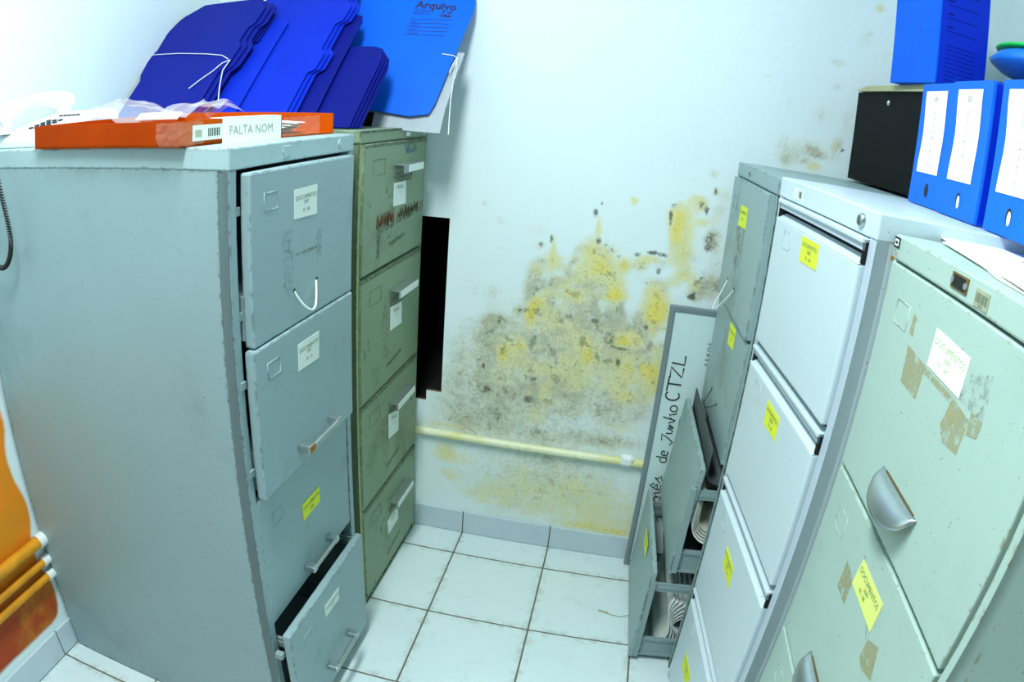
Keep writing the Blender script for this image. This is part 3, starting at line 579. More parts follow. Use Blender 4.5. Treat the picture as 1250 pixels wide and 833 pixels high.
# third drawer: front leans out at the bottom
def tilted(zc, yt, yb, z0, z1):   # shear matrix-free: build the front from its own eight corners
    pass
def lean_front(mb, x0, x1, z0, z1, yt, yb, m, th=.014):
    a = math.atan2(yt-yb, z1-z0)
    X = Matrix.Translation((0, yb, z0)) @ Matrix.Rotation(-a, 4, 'X')
    mb.box(x0, x1, 0, th, 0, (z1-z0)/math.cos(a), m, X=X, bev=.003)
    return X
mb = MB(); lean_front(mb, .018, .442, .330, .652, -.050, -.073, M['r1']); tray_body(mb, .026, .434, .335, .592, -.058, .62, M['galv'])
mb.box(.436, .447, -.064, -.050, .34, .60, M['galv'])
dr = mb.build('drawer', R1)
mb = MB(); X = lean_front(mb, .018, .442, .012, .332, -.110, -.120, M['r1']); tray_body(mb, .026, .434, .018, .292, -.102, .64, M['galv'])
mb.box(.436, .446, -.108, -.094, .02, .30, M['galv'])
dr = mb.build('drawer', R1)
paper_label(dr, [(.195, .300), (.285, .305), (.285, .257), (.195, .252)], M['yellow'], [('DOCUMENTOS', .011, .5, .3), ('2003', .009, .5, .6)], -.1135, M['faint'])
mb = MB(); mb.tube([(.165, 0, h-.017), (.165, -.006, h-.017)], .008, M['chrome'], 14); mb.tube([(.165, -.006, h-.017), (.165, -.0065, h-.017)], .004, M['dark'], 10); mb.build('lock', R1)['label'] = 'small round key lock'

M['folder'] = plain('dark_grey_folder', '#3a4547', .6)
# folders in the two open drawers: things lying in the drawer
R1M = Matrix.Translation(R1.location) @ Matrix.Rotation(R1.rotation_euler.z, 4, 'Z')
def sheetU(x0, x1, y0, y1, zt, zb, m, th=.0015, n=10, wav=0.0):
    """sheet hanging in a U, seen from its side; section in local y-z, extruded along x"""
    mb = MB(); pts = []; rr = (y1-y0)/2
    pts.append((y0, zt))
    for i in range(n+1):
        a = math.pi+math.pi*i/n; pts.append(((y0+y1)/2+rr*math.cos(a), zb+rr+rr*math.sin(a)))
    pts.append((y1, zt-.01))
    vs = []; 
    for y, z in pts:
        for x in (x0, x1): vs.append((x, y, z))
    fs = [(2*i, 2*i+1, 2*i+3, 2*i+2) for i in range(len(pts)-1)]
    mb.add(vs, fs, m, True); return mb
def solid(o, th=.0015):
    md = o.modifiers.new('th', 'SOLIDIFY'); md.thickness = th; return o
t = thing('suspended_folder', 'dark grey suspended folder in the open third drawer of the back right cabinet', 'folder'); t.matrix_world = R1M
o = solid(sheetU(.05, .424, -.028, .035, .700, .605, M['folder']).build('folder_sheet', t), .003)
o = solid(sheetU(.05, .420, .095, .13, .715, .50, M['folder']).build('folder_sheet', t), .003)
t = thing('paper_bundle', 'cream bundle of papers hanging in the open third drawer of the back right cabinet', 'papers'); t.matrix_world = R1M
for k in range(5):
    solid(sheetU(.045+.012*k, .431-.004*k, -.036+.004*k, .085-.005*k, .585, .428+.007*k, M['cream' if k else 'white']).build('sheet', t), .002)
t = thing('paper_bundle', 'wavy white papers sagging in the open bottom drawer of the back right cabinet', 'papers'); t.matrix_world = R1M
for k in range(7):
    mb = MB(); n = 16; vs = []
    for i in range(n+1):
        u = i/n; z = .035+.005*k+.20*u*(1-.06*k); y = -.055+.010*k+.030*math.sin(u*5.2+.35*k)*(.6+.1*k)+.04*u
        for x in (.05, .428-.003*k): vs.append((x, y, z))
    mb.add(vs, [(2*i, 2*i+1, 2*i+3, 2*i+2) for i in range(n)], M['white' if k % 3 else 'label'], True)
    solid(mb.build('sheet', t), .0018)

# ---- middle-right light cabinet with full-width grip channels
w, h, d = .4585, 1.3490, .70
R2 = thing('filing_cabinet', 'light bluish-white steel filing cabinet in the middle of the right-hand row', 'filing cabinet',
           (1.6379, -.5345, 0), math.atan2(-.9944, .1055), GRP)
carcass(R2, w, h, d, M['r2'], M['r2'], .022, .040, [1.008, .690, .362], M['r2frame'])
labs = [[(.190, 1.262), (.276, 1.263), (.280, 1.220), (.196, 1.218)], [(.184, .944), (.264, .943), (.268, .899), (.190, .897)],
        [(.170, .592), (.242, .588), (.252, .541), (.178, .546)], [(.118, .215), (.200, .213), (.204, .166), (.122, .166)]]
for k, (z0, z1) in enumerate([(1.014, 1.309), (.697, 1.003), (.369, .685), (.045, .356)]):
    mb = MB(); x0, x1 = .026, .434; y = -.010
    mb.box(x0, x1, y, .018, z0, z1-.040, M['r2'], bev=.004)
    mb.add([(x0, y, z1-.041), (x1, y, z1-.041), (x1, .010, z1-.030), (x0, .010, z1-.030)], [(0, 1, 2, 3)], M['r2'])
    mb.box(x0, x1, .014, .018, z1-.045, z1, M['dark'])
    mb.box(x0, x1, y-.001, .014, z1-.010, z1-.002, M['r2'], bev=.002)
    mb.box(x0, x1, y+.004, y+.006, z1-.020, z1-.008, M['r2frame'])
    for xx in (x0, x1-.004): mb.box(xx, xx+.004, y+.004, .016, z1-.040, z1-.004, M['dark'])
    mb.box(.03, .43, .02, .55, z0+.012, z0+.09, M['galv'])
    dr = mb.build('drawer', R2)
    paper_label(dr, labs[k], M['yellow'], [('DOCUMENTOS', .0105, .5, .28), ('2008', .009, .5, .5), ('01 - 06', .009, .5, .75)], y, M['faint'])
    card_slot(dr, .092, .130, z1-.088, z1-.055, y, M['r2frame'])
mb = MB(); X = Matrix.Translation((.405, -.0015, h-.020)) @ Matrix.Rotation(R(90), 4, 'X')
mb.lathe([(.011, -.001), (.0105, .004), (.008, .007), (.0, .0075)], M['chrome'], 20, X); mb.box(.404, .406, -.0095, -.0085, h-.026, h-.014, M['dark'])
mb.build('lock', R2)['label'] = 'chrome key lock'
mb = MB(); mb.box(.112, .127, -.0022, -.0014, h-.030, h-.014, M['gluegrey']); mb.box(.085, .135, -.0020, -.0013, h-.032, h-.010, M['label']); mb.box(.118, .130, -.0024, -.0013, h-.028, h-.016, M['faint']); mb.build('sticker', R2)

# ---- near-right pale green cabinet with cup pulls
w, h, d = .4694, 1.3247, .70
R3 = thing('filing_cabinet', 'pale green steel filing cabinet nearest on the right, with metal cup pulls and tape marks', 'filing cabinet',
           (1.7149, -.9945, 0), math.atan2(-1.0, -.0013), GRP)
carcass(R3, w, h, d, M['r3'], M['r3'], .012, .034, [.972, .643, .318])
def cup(parent, x0, x1, z, y):
    mb = MB(); n = 20; k = 8; vs = []; cx = (x0+x1)/2; a = (x1-x0)/2; hh = .035; out = .029
    for i in range(n+1):
        u = -1+2*i/n; e = math.sqrt(max(0, 1-u*u)) if abs(u) < 1 else 0.0
        e = max(e, .05)**.8
        for j in range(k+1):
            q = (math.pi/2)*j/k
            vs.append((cx+a*u, y-out*e*math.sin(q)-.0005, z-hh*e*(1-math.cos(q))))
    fs = [(i*(k+1)+j, i*(k+1)+j+1, (i+1)*(k+1)+j+1, (i+1)*(k+1)+j) for i in range(n) for j in range(k)]
    mb.add(vs, fs, M['chrome'], True)
    mb.box(x0+.012, x1-.012, y-.0015, y, z-.001, z+.001, M['brown'])
    o = mb.build('handle', parent); o['label'] = 'rusty chrome cup pull'; solid(o, .0015); return o
zt = [(.976, 1.287), (.648, .968), (.322, .638), (.022, .314)]
for k, (z0, z1) in enumerate(zt):
    mb = MB(); front_panel(mb, .006, .452, z0, z1, -.003, M['r3'], .02, .002)
    mb.box(.03, .43, .017, .5, z0+.012, z0+.09, M['galv']); dr = mb.build('drawer', R3)
    y = -.003
    cup(dr, .157, .288, z0+.073, y)
    card_slot(dr, .058, .102, z1-.072, z1-.040, y, M['r3'])
    if k == 0:
        paper_label(dr, [(.191, 1.248), (.286, 1.245), (.285, 1.200), (.190, 1.202)], M['label_w'], [('DOCUMENTOS', .0125, .5, .28), ('2009', .009, .5, .52), ('01 - 04', .009, .42, .74)], y, M['faintg'], 'white printed label')
        patch(dr, 'tape_mark', [(.122, 1.204), (.186, 1.199), (.183, 1.155), (.129, 1.157)], M['glue'], y-.0005)
        patch(dr, 'tape_mark', [(.272, 1.196), (.318, 1.190), (.316, 1.150), (.280, 1.146), (.262, 1.16)], M['glue'], y-.0005)
        patch(dr, 'tape_mark', [(.318, 1.20), (.346, 1.20), (.344, 1.182), (.322, 1.176)], M['glue'], y-.0006)
        patch(dr, 'tape_mark', [(.286, 1.235), (.340, 1.246), (.346, 1.200), (.286, 1.20)], M['gluegrey'], y-.0006)
        patch(dr, 'tape_mark', [(.186, 1.198), (.272, 1.196), (.272, 1.188), (.186, 1.191)], M['glue'], y-.0007)
        patch(dr, 'tape_mark', [(.118, 1.245), (.130, 1.240), (.128, 1.215), (.117, 1.220)], M['glue'], y-.0005)
    if k == 1:
        paper_label(dr, [(.196, .928), (.292, .929), (.292, .884), (.190, .884)], M['paleyellow'], [('DOCUMENTOS', .0125, .5, .28), ('2009', .009, .5, .52), ('05 - 08', .009, .42, .74)], y, M['faint'])
        patch(dr, 'tape_mark', [(.149, .892), (.190, .888), (.192, .846), (.150, .846)], M['glue'], y-.0005)
        patch(dr, 'tape_mark', [(.295, .875), (.327, .890), (.346, .852), (.310, .838), (.295, .845)], M['glue'], y-.0005)
        patch(dr, 'tape_mark', [(.186, .935), (.200, .935), (.296, .88), (.300, .87), (.288, .87)], M['gluegrey'], y-.0004)
    if k == 2:
        paper_label(dr, [(.20, .598), (.29, .598), (.29, .555), (.20, .555)], M['yellow'], [('DOCUMENTOS', .0125, .5, .28), ('2009', .009, .5, .52)], y, M['faint'])
mb = MB(); y = -.0018
mb.box(-.0005, .020, y-.0006, y+.001, h-.018, h-.003, M['ink']); mb.box(.003, .016, y-.001, y, h-.015, h-.006, M['label_w']); mb.box(.0055, .0135, y-.0014, y, h-.0125, h-.0085, M['ink'])
mb.text('NASA', .0001, M['ink'], FX(.01, y, h-.02)) if False else None
M['redink'] = plain('red_ink', '#c2482f', .8)
mb.text('aço', .009, M['redink'], FX(.014, y-.0012, h-.0245)); mb.build('maker_badge', R3)['label'] = 'black square emblem with red lettering'
mb = MB(); mb.box(.196, .238, y-.0012, y+.001, h-.025, h-.007, M['brown']); mb.box(.202, .232, y-.0016, y+.001, h-.023, h-.009, M['dark'])
for xx in (.200, .234): mb.tube([(xx, y, h-.016), (xx, y-.003, h-.016)], .0038, M['chrome'], 12)
mb.build('lock_plate', R3)['label'] = 'dark plate with two bright rivets'
mb = MB(); mb.box(.258, .290, y-.0008, y+.001, h-.029, h-.010, M['barcode'])
for i in range(9): mb.box(.261+i*.003, .2622+i*.003+.0004*(i % 3), y-.0012, y, h-.024, h-.014, M['faint'])
mb.text('73218', .004, M['ink'], FX(.274, y-.0013, h-.0265)); mb.build('barcode_sticker', R3)
mb = MB()
for s_ in range(1): mb.box(.0, .004, -.004, .001, 1.287, 1.293, M['rusty'])
mb.build('rust_spot', R3)

# ------------------------------------------------------------------ whiteboard behind the back right cabinet
bx, by, bz, bw, bh = 1.487, -.029, .004, .56, .913
wbd = thing('whiteboard', 'narrow whiteboard with handwriting standing on end against the mouldy back wall', 'whiteboard', (bx, by, bz), 0)
mb = MB(); mb.box(.004, bw-.004, -.010, 0, .004, bh-.004, M['label_w'] if False else M['white']); M['board'] = plain('whiteboard_surface', '#cfe6e4', .25, 0, .02)
mb = MB(); mb.box(.004, bw-.004, -.010, 0, .004, bh-.004, M['board']); mb.build('board', wbd)
mb = MB()
mb.box(0, .016, -.016, .001, 0, bh, M['alu'], bev=.002); mb.box(bw-.016, bw, -.016, .001, 0, bh, M['alu'], bev=.002)
mb.box(.014, bw-.014, -.015, .001, 0, .016, M['alu'], bev=.002); mb.box(.014, bw-.014, -.015, .001, bh-.016, bh, M['alu'], bev=.002); mb.build('frame', wbd)
def arc(cx, cy, rx, ry, a0, a1, n=10): return [(cx+rx*math.cos(R(a0+(a1-a0)*i/n)), cy+ry*math.sin(R(a0+(a1-a0)*i/n))) for i in range(n+1)]
G = {
 'C': [arc(.55, .5, .5, .5, 50, 310, 14)], 'T': [[(0, 1), (1, .95)], [(.5, 1), (.5, 0)]], 'Z': [[(0, .95), (1, 1), (.1, .05), (1, 0)]], 'L': [[(.1, 1), (0, 0), (1, .02)]],
 'J': [[(.3, .9), (.9, 1), (.6, .3), (.25, -.25), (0, 0)]], 'u': [[(0, .6), (.1, .05), (.45, 0), (.8, .55), (.85, .05), (1, 0)]], 'n': [[(0, 0), (.1, .6), (.15, .3), (.6, .6), (.8, .1), (1, 0)]],
 'h': [[(0, 0), (.25, 1), (.15, .3), (.6, .55), (.8, .05), (1, 0)]], 'o': [arc(.5, .32, .42, .32, 100, 460, 12)], 'd': [arc(.4, .3, .38, .3, 60, 380, 12), [(.78, 1), (.75, .1), (1, 0)]],
 'e': [[(.1, .3), (.8, .35)]+arc(.45, .3, .4, .3, 10, 320, 12)], 'm': [[(0, 0), (.08, .6), (.1, .3), (.35, .6), (.45, .05), (.5, .35), (.75, .6), (.85, .05), (1, 0)]],
 's': [[(0, .1), (.6, .7), (.55, .3), (.9, .1), (.3, -.05)]], '^': [[(0, 0), (.5, 1), (1, 0)]], '1': [[(.1, .7), (.5, 1), (.5, 0)], [(0, 0), (1, 0)]], '-': [[(0, .5), (1, .5)]]}
mb = MB()
def put(ch, z0, z1, xb, xt, r=.0018):
    for st in G[ch]:
        pts = [(xb+(xt-xb)*b-bx, -.0105, z0+(z1-z0)*a-bz) for a, b in st]
        mb.tube(pts, r, M['ink'], 6)
for a in [('C', .625, .655, 1.557, 1.516), ('T', .655, .702, 1.557, 1.516), ('Z', .699, .732, 1.556, 1.518), ('L', .742, .770, 1.556, 1.518)]: put(*a, .0023)
mb.build('handwritten_word', wbd); mb = MB()
for a in [('J', .478, .515, 1.556, 1.526), ('u', .515, .538, 1.557, 1.526), ('n', .538, .562, 1.558, 1.528), ('h', .562, .588, 1.559, 1.520), ('o', .588, .612, 1.559, 1.525)]: put(*a)
mb.build('handwritten_word', wbd); mb = MB()
for a in [('d', .413, .437, 1.556, 1.522), ('e', .437, .458, 1.556, 1.522)]: put(*a)
mb.build('handwritten_word', wbd); mb = MB()
for a in [('m', .268, .310, 1.556, 1.524), ('e', .312, .336, 1.556, 1.520), ('^', .318, .336, 1.532, 1.520), ('s', .338, .368, 1.554, 1.522)]: put(*a)
mb.build('handwritten_word', wbd); mb = MB()
for a in [('1', .190, .232, 1.592, 1.560), ('o', .238, .252, 1.572, 1.545), ('-', .24, .29, 1.57, 1.55)]: put(*a)
mb.build('handwritten_word', wbd)
mb = MB()
for i, ch in enumerate('SEKOS'):
    mb.text(ch, .02, M['ink'], Matrix.Translation((1.622-bx, -.0108, .752+i*.016-bz)) @ Matrix.Rotation(R(90), 4, 'X') @ Matrix.Rotation(R(90), 4, 'Z'))
mb.build('small_handwriting', wbd)

# ------------------------------------------------------------------ flattened blue archive boxes
def fsheet(name, outline, m, x0, yb, zb, lean=45, thick=.004, label=None, cat='archive box', group=None, rot=0.0):
    """outline in (across, up the slope); placed leaning back towards the wall"""
    mb = MB(); mb.prism(outline, -thick, 0, m)
    X = Matrix.Translation((x0, yb, zb)) @ Matrix.Rotation(rot, 4, 'Z') @ Matrix.Rotation(R(lean), 4, 'X')
    o = mb.build(name, None, X)
    md = o.modifiers.new('b', 'BEVEL'); md.width = .0008; md.segments = 1; md.limit_method = 'ANGLE'
    if label: tag(o, label, cat, group)
    return o
def rnd(x, y, r, a0, a1, n=4): return [(x+r*math.cos(R(a0+(a1-a0)*i/n)), y+r*math.sin(R(a0+(a1-a0)*i/n))) for i in range(n+1)]
ZS, YS = 1.3525, -.536
GA = 'navy flattened boxes tied with white string'
def outA(w, l, left=True):
    o = [(0, 0), (w, 0), (w, .20)]
    o += [(w+.016, .225), (w+.020, .30), (w+.004, .325), (w+.004, .38), (w+.018, .40), (w+.018, .47), (w, .49), (w-.01, l)]
    o += [(.05, l-.01), (.012, l-.05), (.004, l-.055), (-.008, l-.075), (-.022, l-.13), (-.014, l-.21), (-.018, l-.215), (-.022, l-.25), (-.014, l-.31), (0, l-.335)]
    return o
labsA = ['topmost navy flattened archive box, tied with white string, leaning on the left wall side', 'navy flattened archive box in the string-tied bundle, directly under its top one', 'bottom navy flattened archive box of the string-tied bundle']
for k in range(3):
    fsheet('flattened_archive_box', outA(.262+.010*k, .515-.012*k), M['blueA'], .020+.004*k, YS+.0085*k, ZS, label=labsA[k], group=GA)
# creases & ink mark on the top one
s45 = math.sin(R(45))
def onA(x, s, off=.0008, yb=YS, zb=ZS): return (x, yb+s*s45-off*s45, zb+s*s45+off*s45)
st = thing('tie_string', 'white string tied around the navy flattened archive boxes, two loose ends', 'string')
mb = MB()
mb.tube([onA(.002, .285, -.003), onA(.006, .285, .002), onA(.10, .282, .002), onA(.20, .272, .002), onA(.262, .262, .002), onA(.290, .246, .001)], .0014, M['white_cord'], 6); mb.build('loop', st)
mb = MB()
mb.tube([onA(.300, .240, .003), onA(.288, .222, .010), onA(.268, .195, .006), onA(.245, .165, .006), onA(.222, .135, .004)], .0014, M['white_cord'], 6)
mb.tube([onA(.300, .240, .003), onA(.306, .19, .012), onA(.320, .14, .006), onA(.345, .085, .008)], .0014, M['white_cord'], 6); mb.build('loose_end', st)
GB = 'royal blue flattened boxes in the middle of the pile'
def outE(x, l, r_=.03): return [(0, 0), (x, 0), (x, l-.14), (x+.022, l-.135), (x+.024, l-.03)]+rnd(x-.004, l-.028, .028, 0, 90)+[(0, l)]
fsheet('flattened_archive_box', outE(.292, .455), M['blueC'], .012, YS+.036, ZS, label='deep blue flattened box with a rounded tab behind the string-tied bundle', group='deep blue flattened boxes with rounded tabs')
fsheet('flattened_archive_box', outE(.262, .41), M['blueC'], .032, YS+.028, ZS, label='deep blue flattened box with rounded tab touching the back of the tied bundle', group='deep blue flattened boxes with rounded tabs')
def outB(w, l): return [(.16, 0), (w, 0), (w, .19), (w+.017, .205), (w+.020, .265), (w+.004, .285), (w+.004, .39), (w+.020, .405), (w+.022, .47), (w+.002, .495), (w-.004, l), (.20, l)]
lb3 = ['royal blue flattened archive box on top of the middle pile, white chalk tick on it', 'royal blue flattened archive box second from the front of the middle pile', 'royal blue flattened archive box at the back of the middle pile']
fsheet('flattened_archive_box', [(0, 0), (.335, 0), (.335, .40), (.32, .42), (0, .42)], M['blueB'], .045, YS+.046, ZS, label='royal blue flattened box with square corner, partly under the tied bundle', group=GB)
for k in range(3):
    ob_ = fsheet('flattened_archive_box', outB(.47+.005*k, .57-.01*k), M['blueB'], .05+.004*k, YS+.056+.009*k, ZS, label=lb3[k], group=GB)
fsheet('flattened_archive_box', [(0, 0), (.50, 0), (.50, .40), (.49, .43), (.40, .45), (0, .45)], M['blueC'], .085, YS+.088, ZS, label='deep blue flattened box just behind the royal blue middle pile', group='deep blue boxes')
for o in [o for o in COL.objects if o.get('label') == lb3[0]]:
    MB().tube([(.292, .125, .001), (.310, .132, .001)], .0013, M['white_cord'], 5).build('chalk_tick', o)
GC = 'short navy flattened boxes at the right of the pile'
for k in range(4):
    o_ = .012*k
    fsheet('flattened_archive_box', [(0, 0), (.33, 0), (.33+.004, .24-.01*k), (.325, .285-.012*k)]+[(.30, .295-.012*k), (.06, .295-.012*k), (0, .28)], M['blueC'], .352+.006*k, YS+.104+.009*k, 1.3545,
           label=['front', 'second', 'third', 'rearmost'][k]+' of the short navy flattened boxes on the green cabinet, right of the pile', group=GC)

# upright "Arquivo" sheet on the green cabinet
D0 = (.605, -.222, 1.392)
ar = thing('archive_box', 'bright blue flattened archive box with printed form, leaning above the green cabinet', 'archive box')
ar.matrix_world = Matrix.Translation(D0) @ Matrix.Rotation(R(4), 4, 'Z') @ Matrix.Rotation(R(61), 4, 'X')
mb = MB(); mb.prism([(-.20, .03), (-.02, .01), (.150, -.012), (.200, -.002), (.212, .03), (.268, .335), (.268, .37), (.262, .42), (-.2, .45)], -.004, 0, M['blueD']); mb.build('front_sheet', ar)
mb = MB()
XT = lambda x, y, a=0: Matrix.Translation((x, y, .0006)) @ Matrix.Rotation(a, 4, 'Z')
tx = -.0
mb.text('Arquivo', .036, M['blue_ink'], XT(.160, .350, -.06), bold=.0011); mb.text('Fácil', .016, M['blue_ink'], XT(.195, .328, -.06), bold=.0005); mb.text('Ofício', .013, M['blue_ink'], XT(.193, .315, -.06), bold=.0008)
for i in range(3): mb.box(.098, .150, .320+.007*i, .3215+.007*i, .0003, .0008, M['blue_ink'])
for i in range(5):
    yy = .300-.0135*i; mb.box(.095-.002*i, .215-.004*i, yy, yy+.0012, .0003, .0008, M['blue_ink'])
    if i < 4: mb.box(.097, .115+.01*(i % 2), yy-.008, yy-.006, .0003, .0008, M['blue_ink'])
mb.build('printed_form', ar)['label'] = 'dark printed form'
mb = MB(); mb.prism([(.07, -.030), (.245, -.038), (.262, .06), (.245, .22), (.07, .20)], -.022, -.012, M['galv' if False else 'cream'])
M['greyboard'] = plain('grey_board', '#a9b3ba', .7); mb = MB(); mb.prism([(.05, -.045), (.235, -.052), (.238, .02), (.262, .20), (.05, .20)], -.020, -.012, M['greyboard']); mb.build('back_sheet', ar)['label'] = 'grey inner board'
mb = MB(); mb.tube([(.205, .185, .001), (.236, .180, .0025), (.247, .176, .0), (.245, .150, -.006), (.248, .05, -.012), (.255, -.02, -.01), (.262, -.062, .004)], .0015, M['white_cord'], 6)
mb.tube([(.247, .176, .0), (.240, .15, .003), (.234, .125, .002)], .0015, M['white_cord'], 6); mb.tube([(.247, .176, .0), (.252, .14, -.004), (.250, .11, -.004)], .0015, M['white_cord'], 6)
mb.build('tie_cord', ar)['label'] = 'white cotton cord'
# dark box underneath
M['darkwood'] = plain('dark_brown_box', '#2c2410', .5, 0, .3)
bk = thing('document_box', 'dark brown document box with cream end on the green cabinet, under the bright blue box', 'box', (.52, -.20, 1.3505), 0)
mb = MB(); mb.box(0, .205, 0, .13, 0, .036, M['darkwood'], bev=.001); mb.build('cover', bk)
mb = MB(); mb.box(.205, .217, -.002, .132, 0, .038, M['kraft'], bev=.001); mb.build('end_strip', bk)['label'] = 'cream end strip'

# ------------------------------------------------------------------ orange tray and what lies in it
tr = thing('document_tray', 'long orange document tray lying across the top of the near grey cabinet', 'tray', (.262, -1.004, 1.3462), 0)
q = lambda pts, z0, z1, m, mb: mb.prism(pts, z0, z1, m)
A, B, Cc, Dd = (0, 0), (.378, -.012), (.436, .452), (.03, .455)
mb = MB(); mb.prism([A, B, Cc, Dd], 0, .004, M['orange_in']); mb.build('base', tr)
def side(mb, a, b, th, z0, z1, m):
    a = Vector(a); b = Vector(b); n = Vector((-(b-a).y, (b-a).x)).normalized()*th
    mb.prism([tuple(a), tuple(b), tuple(b+n), tuple(a+n)], z0, z1, m)
mb = MB(); side(mb, A, B, .005, 0, .042, M['orange']); mb.build('front_wall', tr)
mb = MB(); side(mb, Cc, Dd, .005, 0, .044, M['orange_in']); mb.build('rear_wall', tr)
mb = MB(); side(mb, Dd, A, .005, 0, .043, M['orange']); mb.build('left_wall', tr)
bc = lambda u: (B[0]+(Cc[0]-B[0])*u, B[1]+(Cc[1]-B[1])*u)
mb = MB(); side(mb, B, bc(.60), .005, 0, .042, M['orange_in']); mb.build('right_wall', tr)
# taped paper label, barcode and packing tape on the right wall
nrm = Vector((Cc[1]-B[1], -(Cc[0]-B[0]))).normalized()
ang = math.atan2(Cc[1]-B[1], Cc[0]-B[0])
def TR(u, z, off): p = bc(u); return (p[0]+nrm.x*off, p[1]+nrm.y*off, z)
lw = math.hypot(Cc[0]-B[0], Cc[1]-B[1])
XL = Matrix.Translation(TR(0, 0, .0012)+tuple()) @ Matrix.Rotation(ang, 4, 'Z') @ Matrix.Rotation(R(90), 4, 'X')
mb = MB(); mb.box(.105, .275, -.001, .043, 0, .0008, M['white'], X=XL)
mb.box(.105, .275, .0425, .0435, -.03, .0008, M['white'], X=XL)
mb.text('FALTA NOM.', .023, M['barcode'], XL @ Matrix.Translation((.188, .020, .0014)))
mb.build('paper_label', tr)['label'] = 'white handwritten label folded over the rim'
mb = MB(); mb.box(.03, .105, .008, .034, 0, .0007, M['label'], X=XL)
for i in range(7): mb.box(.068+i*.0045, .0705+i*.0045, .014, .028, .0007, .0010, M['ink'], X=XL)
mb.box(.036, .052, .014, .026, .0007, .001, M['barcode'], X=XL); mb.build('barcode_label', tr)
def crumple(nx_, ny_, fx, amp, fr, seed):
    vs = []
    for j in range(ny_+1):
        for i in range(nx_+1):
            p = Vector(fx(i/nx_, j/ny_)); nn = noise.noise_vector(p*fr+Vector((seed, 0, 0)))*amp; vs.append(tuple(p+nn))
    return vs, [(j*(nx_+1)+i, j*(nx_+1)+i+1, (j+1)*(nx_+1)+i+1, (j+1)*(nx_+1)+i) for j in range(ny_) for i in range(nx_)]
mb = MB()
vs, fs = crumple(16, 10, lambda u, v: ((B[0]-.05+.05*u*2 if u < .5 else B[0]+.055*(u-.5)*.25)+.003, (B[1]-.003 if u < .5 else B[1]+.11*(u-.5)), .002+.038*v), .003, 90, 1); mb.add(vs, fs, M['tape']); mb.build('packing_tape', tr)['label'] = 'crumpled clear packing tape'; mb = MB()
vs, fs = crumple(14, 10, lambda u, v: TR(.6+.0*u if False else (.28+.13*u)/lw, .002+.038*v, .002), .003, 90, 5); mb.add(vs, fs, M['tape'])
mb.build('packing_tape', tr)['label'] = 'crumpled clear packing tape'
# bag
mb = MB(); vs, fs = crumple(40, 22, lambda u, v: (.42-.10+.27*u, -.93+.20*v, 1.392+.022*math.sin(math.pi*v)*(1.2-.6*u)+.012*math.sin(9*u)), .016, 28, 3)
mb.add(vs, fs, M['bag']); o = mb.build('plastic_bag'); tag(o, 'crumpled clear plastic bag lying on top of the orange tray', 'plastic bag')
o = tag(MB().box(-.05, .05, -.01, .01, 0, .003, M['white']).text('- 1 mm mm 2 mm', .009, M['ink'], Matrix.Translation((0, 0, .0035))).build('paper_strip', None, Matrix.Translation((.50, -.90, 1.3925)) @ Matrix.Rotation(R(35), 4, 'X')), 'narrow printed paper strip showing through the plastic bag in the tray', 'paper')
# papers in the tray right end
for k in range(6):
    a = R(-8+5*k)
    mb = MB(); vs, fs = crumple(8, 5, lambda u, v: (-.055+.11*u, -.05+.10*v, .003*math.sin(3*u)), .002, 20, k); mb.add(vs, fs, M['white' if k % 2 else 'cream'])
    o = mb.build('paper_slip', None, Matrix.Translation((.595+.004*k, -.70+.008*k, 1.354+.0034*k)) @ Matrix.Rotation(a, 4, 'Z')); solid(o, .001)
    tag(o, 'white paper slip in the small pile at the right end of the orange tray', 'paper', 'paper slips in the orange tray')

# ------------------------------------------------------------------ telephone
ph = thing('telephone', 'white corded desk telephone on the left end of the grey cabinet top', 'telephone', (.045, -.955, 1.3455), 0)
mb = MB()
sec = [(0, 0), (.215, 0), (.215, .060), (.19, .066), (.02, .030), (0, .020)]
mb.add([(x, y, z) for x in (0, .205) for y, z in sec], [(0, 1, 2, 3, 4, 5), (11, 10, 9, 8, 7, 6)]+[(i, 6+i, 6+(i+1) % 6, (i+1) % 6) for i in range(6)], M['phone']); o = mb.build('base', ph)
md = o.modifiers.new('b', 'BEVEL'); md.width = .005; md.segments = 3
sl = math.atan2(.036, .17)
def onP(x, s, off=0.0): return Matrix.Translation((x, .02+s*math.cos(sl)-off*math.sin(sl), .030+s*math.sin(sl)+off*math.cos(sl))) @ Matrix.Rotation(sl, 4, 'X')
for j in range(4):
    for i in range(3):
        MB().box(-.0055, .0055, -.004, .004, 0, .0035, M['button'], bev=.001).build('key', ph, onP(.088+.020*i, .030+.018*j, .0))
for i in range(5):
    MB().box(-.005, .005, -.0028, .0028, 0, .003, M['button'], bev=.001).build('key', ph, onP(.086+.0145*i, .125, .0))
mb = MB(); pts = []; rs = []
for i in range(13):
    u = i/12; pts.append((.035, -.012+.225*u, .055+.030*u+.026*math.sin(math.pi*u))); rs.append(.014+.010*abs(math.cos(math.pi*u))**2)
mb.tube(pts, rs, M['phone'], 14)
mb.tube([(.035, .005, .030), (.035, .006, .055)], [.024, .022], M['phone'], 18); mb.tube([(.035, .195, .060), (.035, .196, .085)], [.024, .022], M['phone'], 18); mb.build('handset', ph)
mb = MB(); pts = []
base = [Vector((.030, -.010, .052)), Vector((.020, -.030, .030)), Vector((.012, -.066, -.010))]
for i in range(9):
    u = i/8; pts.append((1-u)**2*base[0]+2*u*(1-u)*base[1]+u*u*base[2])
tail = [Vector((.095, -.068, -.03)), Vector((.125, -.068, -.10)), Vector((.140, -.068, -.17)), Vector((.128, -.068, -.215)), Vector((.095, -.068, -.235)), Vector((.04, -.068, -.21)), Vector((-.02, -.066, -.12)), Vector((-.035, -.066, -.04))]
